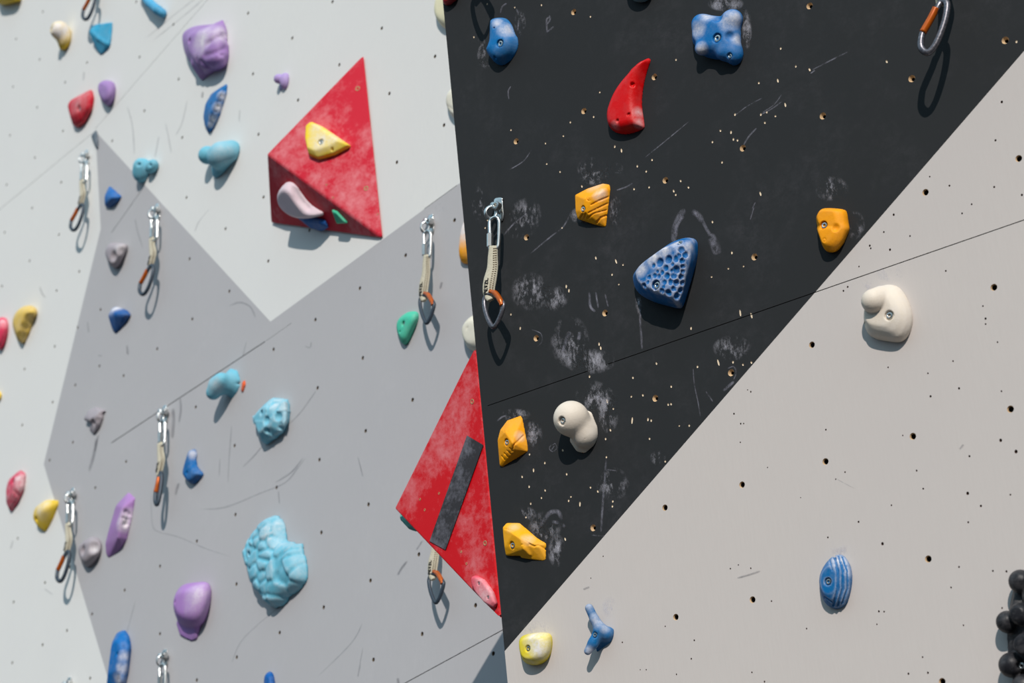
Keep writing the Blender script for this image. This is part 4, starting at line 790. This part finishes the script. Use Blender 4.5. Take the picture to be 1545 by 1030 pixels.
hold(R, [(1234.8,876.6),(1241.5,853.5),(1257,836.5),(1272.4,838),(1284,858.6),(1284,887),(1275,912.6),(1257,919),(1241.5,907.5)], 28, srgb(6,102,162), 'blue oval hold with vertical ridges on the warm grey wall', top=(.5,.92,.5),
    pre=[('groove', [(1259,838),(1264,862),(1264,890),(1257,914)], 2.2), ('groove', [(1265,838),(1272,860),(1272,888),(1264,914)], 2.2), ('groove', [(1271,840),(1279,862),(1279,888),(1271,910)], 1.9), ('groove', [(1252,845),(1256,860)], 1.2), ('groove', [(1244,900),(1255,908)], 1.2), ('groove', [(1239,890),(1243,902)], 1.2), ('bolt', 1249, 877, 6, 3.5), ('chalk', [(1268,848,14,.8),(1277,860,12,.6),(1262,845,10,.6)]), ('worn', .25)], res=96)
S = [(1503,939),(1522,877),(1540,857),(1575,860),(1580,1040),(1540,1060),(1508,1010)]
hold(R, S, 46, BLK, 'black cluster-of-balls hold cut by the right edge of the photo',
    ops=[('hull', [(1530,880,4),(1580,870,0),(1580,1050,0),(1540,1055,0),(1522,1010,8),(1518,940,10),(1530,900,24),(1550,960,34)]), ('ball', (1540,877,26), 18, 2), ('ball', (1520,938,22), 17, 2), ('ball', (1540,926,34), 17, 2), ('ball', (1526,1003,22), 19, 2), ('ball', (1547,972,38), 17, 2), ('ball', (1560,900,26), 17, 2), ('ball', (1565,940,26), 18, 2), ('ball', (1568,1000,30), 20, 2), ('ball', (1545,1035,26), 18, 2), ('screw', 1541, 1004, 6, 2)], res=110, rough=.4, chalk=.1)
# --- holds on the volumes
hold(f1, [(462,189),(470,182),(486,189),(531,220),(505,233.5),(480,240.5),(465,234),(461,214)], 15, srgb(244,214,40), 'yellow triangular hold bolted on the face of the red pyramid', bl=2, top=(.72,.93,.55), pre=[('bolt', 483.5, 214.3, 5, 2.5), ('hole', 501, 224.5, 2.2), ('chalk', [(484,212,20,.8),(500,208,18,.6),(476,195,12,.6)])], res=80)
hold(u1, [(423,282),(430,273),(440,275),(452,300),(470,316),(487,326),(480,331),(455,331),(434,318),(424,300)], 26, srgb(226,205,214), 'pinkish white crescent hold under the red pyramid',
    ops=[('edome', [(433,273),(424,280),(422.5,294),(429,310),(444,325),(464,331.5),(487,327),(488,321),(470,310),(457,296),(445,279)], 17, 9), ('blur', 1), ('groove', [(443,284),(452,300),(466,314)], 4), ('blur', 1)], res=60, chalk=.3)
hold(u1, [(442,326),(460,322),(492,330),(496,344),(484,350),(462,336)], 12, srgb(20,92,170), 'blue hold in the shade below the pink-white crescent', ops=[('hull', [(444,326,0),(460,322,0),(492,330,0),(496,344,2),(484,350,4),(470,346,4),(455,332,8),(480,335,10)]), ('blur', 1)], res=50)
hold(u1, [(500,316),(508,319),(525,337),(508,338)], 5, srgb(60,180,140), 'small green flat hold under the right part of the red pyramid', bl=1, top=(.8,.98,.5), res=40)
hold(f2, [(711,869),(717,867),(730,874),(744,893),(750,911),(745,917.5),(733,911),(718,893),(711,878)], 9, srgb(225,80,100), 'pink oval hold on the lower corner of the striped red volume', bl=2, top=(.82,.97,.6), pre=[('screw', 722, 880, 2.6, 1.5), ('screw', 736, 901, 2.6, 1.5), ('chalk', [(730,890,24,.5)])], res=70)
bot2 = Plane(B2, (C2-B2).cross(D2-B2))
gp = (f2.at(622, 790) - f2.n*.05)
hold(Plane(gp, bot2.n if bot2.n.z < 0 else -bot2.n), [(605,776),(612,781),(630,799),(629,803),(618,799),(606,786)], 9, srgb(70,150,140), 'green hold peeking from beneath the left corner of the striped red volume',
    ops=[('hull', [(604,774,0),(612,778,0),(632,797,0),(630,804,6),(618,800,8),(605,786,6)]), ('blur', 1)], res=44)
SUN_E = 3.5; SUN_C = (1.0, .92, .85); SKY_C = (.50, .75, .92); SKY_E = 1.1
# ------------------------------------------------------------------ quickdraws
def quickdraw(plane, hx, hy, k, kx, kind, label, wk=1.0, squeeze=1.0, lean=0.0, parts=None):
    """hx, hy = image place of the hanger bolt; k = size against the template; template A hangs at (747, 309)"""
    root = bpy.data.objects.new('quickdraw', None); COL.objects.link(root); root.empty_display_size = .03
    A = plane.at(hx, hy); root.matrix_world = plane.frame(A); tag(root, label, 'quickdraw', None)
    s = (A-CAM).dot(EF)/F*k
    def P(x, y, w):        # template pixel offsets from the bolt, height in template pixels
        p = plane.at(hx + (x + lean*y)*k*kx, hy + y*k, w*wk*s) - A
        return Vector((p.dot(plane.u), p.dot(plane.v), p.dot(plane.n)))
    def obj(n, bm, m, par=root): return from_bm(n, bm, m, par, None, True)
    # hanger: a bent plate, flat on the wall and turned out into an eye
    bm = bmesh.new()
    tube(bm, cat_rom([P(5,-11,1), P(4,-4,1.5), P(6,8,1.5), P(9,24,1)], 4), [7*s, 9*s, 9.5*s, 9*s, 9.5*s, 9.5*s, 9*s, 8.5*s, 8*s, 7.5*s, 7*s, 5.5*s, 3*s], seg=12, flat=1.4*s, up=Vector((1, 0, 0)))
    eye = [P(-7+8*math.cos(a), 11+8.5*math.sin(a)*1.05, 14+5*math.cos(a+math.pi)) for a in [2*math.pi*i/20 for i in range(20)]]
    tube(bm, eye, 1.5*s, True, 8, flat=3.0*s, up=Vector((0, 0, 1)))
    tube(bm, cat_rom([P(2,2,9), P(3,6,5), P(5,12,2)], 4), 3.8*s, seg=10, flat=1.5*s, up=Vector((0, 1, 0)))
    obj('hanger', bm, STEEL)
    b = from_bm('bolt', bolt_mesh(6.2*s, .5, P(0, 0, 13)), STEEL, root); 
    bm = bmesh.new(); lathe(bm, [(6.5*s, 2*s), (6.5*s, 4.5*s), (4.6*s, 5*s), (4.4*s, 12*s)], P(3, 2, 0), (0, 0, 1), 16); obj('washer', bm, STEEL)
    # maillon link
    off = 0 if kind == 'A' else 0
    bm = bmesh.new()
    ml = [P(-8,46,19), P(-8.5,28,18), P(-6.5,22,17), P(0,18,16), P(5,22,15), P(6,32,15), P(5,56,16), P(3,65,17), P(-3,69,18), P(-8,65,19)]
    tube(bm, cat_rom(ml, 4, True), 2.9*s, True, 10); lk = obj('link', bm, STEEL)
    bm = bmesh.new(); tube(bm, [P(-8,42,19), P(-8,43,19), P(-8,62,19), P(-8,63,19)], [3.6*s, 5.0*s, 5.0*s, 3.6*s], seg=6); from_bm('nut', bm, STEEL, lk)
    # sling
    if kind == 'A': cl = [(-3,62,19,7), (-4,78,20,8), (-4.5,95,21,9), (-8,112,23,10.5), (-10,126,24,10), (-9,136,25,8.5), (-7,143,26,5.5)]
    else: cl = [(-8,64,19,7.5), (-7,80,20,8), (-5,96,21,9.5), (-7,108,22,9), (-10,120,23,8), (-11,127,24,6)]
    side = Vector((1, 0, -.35)).normalized()
    pts = cat_rom([P(a, b, c) for a, b, c, d in cl], 5); wd = cat_rom([(d, 0, 0) for *_, d in cl], 5)
    bm = bmesh.new(); tube(bm, pts, [w.x*s for w in wd], seg=14, flat=[(2.6 + .10*w.x)*s for w in wd], up=side); sl = obj('sling', bm, SLING)
    # stitching rows and lettering, laid on the face of the webbing
    n = len(pts); face = side.cross((pts[-1]-pts[0]).normalized()).normalized()
    if face.z < 0: face = -face
    bm = bmesh.new()
    for i in range(2, n-4):
        for off_ in (.35, .72):
            p = pts[i] + side*wd[i].x*off_*s + face*(3.6*s if off_ < .5 else 2.9*s)
            tube(bm, [p - side*1.3*s, p + side*1.3*s], .55*s, seg=5)
    from_bm('stitching', bm, THREAD, sl)
    bm = bmesh.new()
    # the word on the webbing, read from below upwards: simple block strokes
    GL = {'P': [((0,0),(0,2)), ((0,2),(1,2)), ((1,2),(1,1)), ((1,1),(0,1))], 'E': [((0,0),(0,2)), ((0,2),(1,2)), ((0,1),(.8,1)), ((0,0),(1,0))],
          'T': [((.5,0),(.5,2)), ((0,2),(1,2))], 'Z': [((0,2),(1,2)), ((1,2),(0,0)), ((0,0),(1,0))], 'L': [((0,2),(0,0)), ((0,0),(1,0))]}
    i0 = int(n*.78); i1 = int(n*.46); run = pts[i1]-pts[i0]; tdir = run.normalized(); Lw = run.length; cw = Lw/6.6; base = pts[i0] + face*3.9*s - side*wd[i0].x*.52*s
    for q, chh in enumerate('PETZL'):
        for (x1, y1), (x2, y2) in GL[chh]:
            f_ = lambda x, y: base + tdir*(q*cw*1.3 + x*cw*.85) - side*(y-1)*cw*.55
            tube(bm, [f_(x1, y1), f_(x2, y2)], .75*s, seg=6)
    tx = from_bm('lettering', bm, INK, sl); tx['label'] = 'black printed word on the webbing'
    # carabiner
    if kind == 'A':
        q = squeeze
        loop = [P(-12*q-2,137,26), P(-15*q-2,146,27), P(-13*q-2,160,29), P(-8*q-2,174,31), P(-2*q-2,183,32), P(3*q-2,180,32), P(10*q-2,166,31), P(14*q-2,153,30), P(13*q-2,147,29), P(5*q-2,138,27), P(-4*q-2,134,26)]
        bm = bmesh.new(); tube(bm, cat_rom(loop, 5, True), 3.1*s, True, 10, flat=3.6*s, up=Vector((0, 0, 1))); cb = obj('carabiner', bm, WORN if plane is RW else GREYALU)
        bm = bmesh.new(); tube(bm, cat_rom([P(-6*q-2,130,27), P(2*q-2,133,28), P(9*q-2,143,30), P(12*q-2,151,31)], 5), [3.3*s]*4+[4.3*s]*8+[3.6*s]*4, seg=10); g = obj('keeper', bm, ORANGE, root); g['label'] = 'orange keeper at the carabiner shoulder'
    else:
        q = squeeze
        loop = [P(-9*q-3,124,25), P(-4*q-3,122,25), P(-1*q-3,128,26), P(-4*q-3,146,28), P(-12*q-3,168,31), P(-20*q-3,181,33), P(-27*q-3,184,34), P(-33*q-3,178,34), P(-33*q-3,168,33), P(-29*q-3,156,31), P(-14*q-3,132,27)]
        bm = bmesh.new(); tube(bm, cat_rom(loop, 5, True), 3.9*s, True, 10, flat=4.2*s, up=Vector((0, 0, 1))); cb = obj('carabiner', bm, WORN if plane is RW else GREYALU)
        bm = bmesh.new(); tube(bm, cat_rom([P(-15*q-3,131,27.5), P(-21*q-3,143,29.5), P(-31*q-3,160,32)], 6), 4.6*s, seg=10); g = obj('gate', bm, ORANGE, root); g['label'] = 'orange carabiner gate'
    return root
qA = dict(kind='A'); 
quickdraw(RW, 747.5, 309.5, 1.0, 1.0, 'A', 'quickdraw hanging from the left part of the black wall, in focus', wk=1.3)
quickdraw(RW, 722, -192, 1.02, 1.0, 'A', 'quickdraw above the top left of the black wall, its shadow below', wk=1.3)
quickdraw(LW, 646, 333, .84, .86, 'A', 'quickdraw on the grey wall above the green teardrop hold')
quickdraw(LW, 660, 749, .87, .86, 'A', 'quickdraw hanging out from behind the striped red volume')
quickdraw(LW, 234, 315, .70, .92, 'B', 'quickdraw on the grey triangle below the light blue lumpy hold')
quickdraw(LW, 128, 233, .62, .95, 'B', 'quickdraw on the white wall left of the grey triangle')
quickdraw(LW, 107, 744, .72, .80, 'B', 'quickdraw beside the yellow rounded wedge hold, lower left')
quickdraw(LW, 246, 620, .765, .72, 'B', 'quickdraw under the grey wall seam, seen edge-on', squeeze=.55)
quickdraw(LW, 146, -84, .615, .95, 'B', 'quickdraw dangling into the photo from the top left edge')
quickdraw(LW, 246, 988, .76, .80, 'B', 'quickdraw cut by the bottom edge right of the tall blue blade')
quickdraw(LW, 102, 1030, .74, .80, 'B', 'quickdraw hanger just showing at the bottom left edge')
quickdraw(RW, 1434, -151, 1.25, .98, 'B', 'quickdraw dangling from the top right of the black wall', wk=1.5)
# ------------------------------------------------------------------ light and camera
sl_t = LW.at(668, 1105)
Ld = (B2 - sl_t).normalized()
print('sun dir', Ld, 'A lands', end=' ')
def proj(p):
    d = p-CAM; return (CX + F*d.dot(EX)/d.dot(EF), CY - F*d.dot(EU)/d.dot(EF))
def cast(p, pl):
    t = (p-pl.o).dot(pl.n)/Ld.dot(pl.n); return proj(p - Ld*t)
print(cast(A2, LW), 'qd w10..', [cast(RW.at(742, 492, w*.00137), RW) for w in (30, 45, 60)], 'Ld.n', Ld.dot(RW.n), Ld.dot(LW.n), Ld.dot(f1.n), Ld.dot(f2.n), Ld.dot(u1.n))
print('knob', [cast(LW.at(325, 605, w*.0017), LW) for w in (20, 40)], 'L1', cast(V1['L'], LW))
sun = bpy.data.lights.new('sun', 'SUN'); sun.energy = SUN_E; sun.angle = math.radians(.55); sun.color = SUN_C
so = bpy.data.objects.new('sun', sun); COL.objects.link(so); so.rotation_euler = Ld.to_track_quat('Z', 'Y').to_euler(); so.location = (0, 0, 8)
w = bpy.data.worlds.new('World'); scn.world = w; w.use_nodes = True
bg = w.node_tree.nodes['Background']; bg.inputs[1].default_value = SKY_E; wt = w.node_tree
wc = wt.nodes.new('ShaderNodeTexCoord'); wsx = wt.nodes.new('ShaderNodeSeparateXYZ'); wt.links.new(wc.outputs['Generated'], wsx.inputs[0])
wt.links.new(mix(wt, ramp(wt, wsx.outputs[2], 0, .5), (.03, .03, .035), SKY_C), bg.inputs[0])
cam = bpy.data.cameras.new('Camera'); co = bpy.data.objects.new('Camera', cam); COL.objects.link(co)
co.location = CAM; co.rotation_euler = (math.pi/2+TH, 0, 0)
cam.sensor_width = 36; cam.lens = F/1545*36; cam.clip_start = .05
cam.dof.use_dof = True; cam.dof.focus_distance = (RW.at(950, 450)-CAM).dot(EF); cam.dof.aperture_fstop = 5.0
scn.camera = co
scn.view_settings.view_transform = 'Standard'; scn.view_settings.look = 'None'; scn.view_settings.gamma = 1; scn.view_settings.exposure = 0.0
scn.view_settings.use_curve_mapping = False
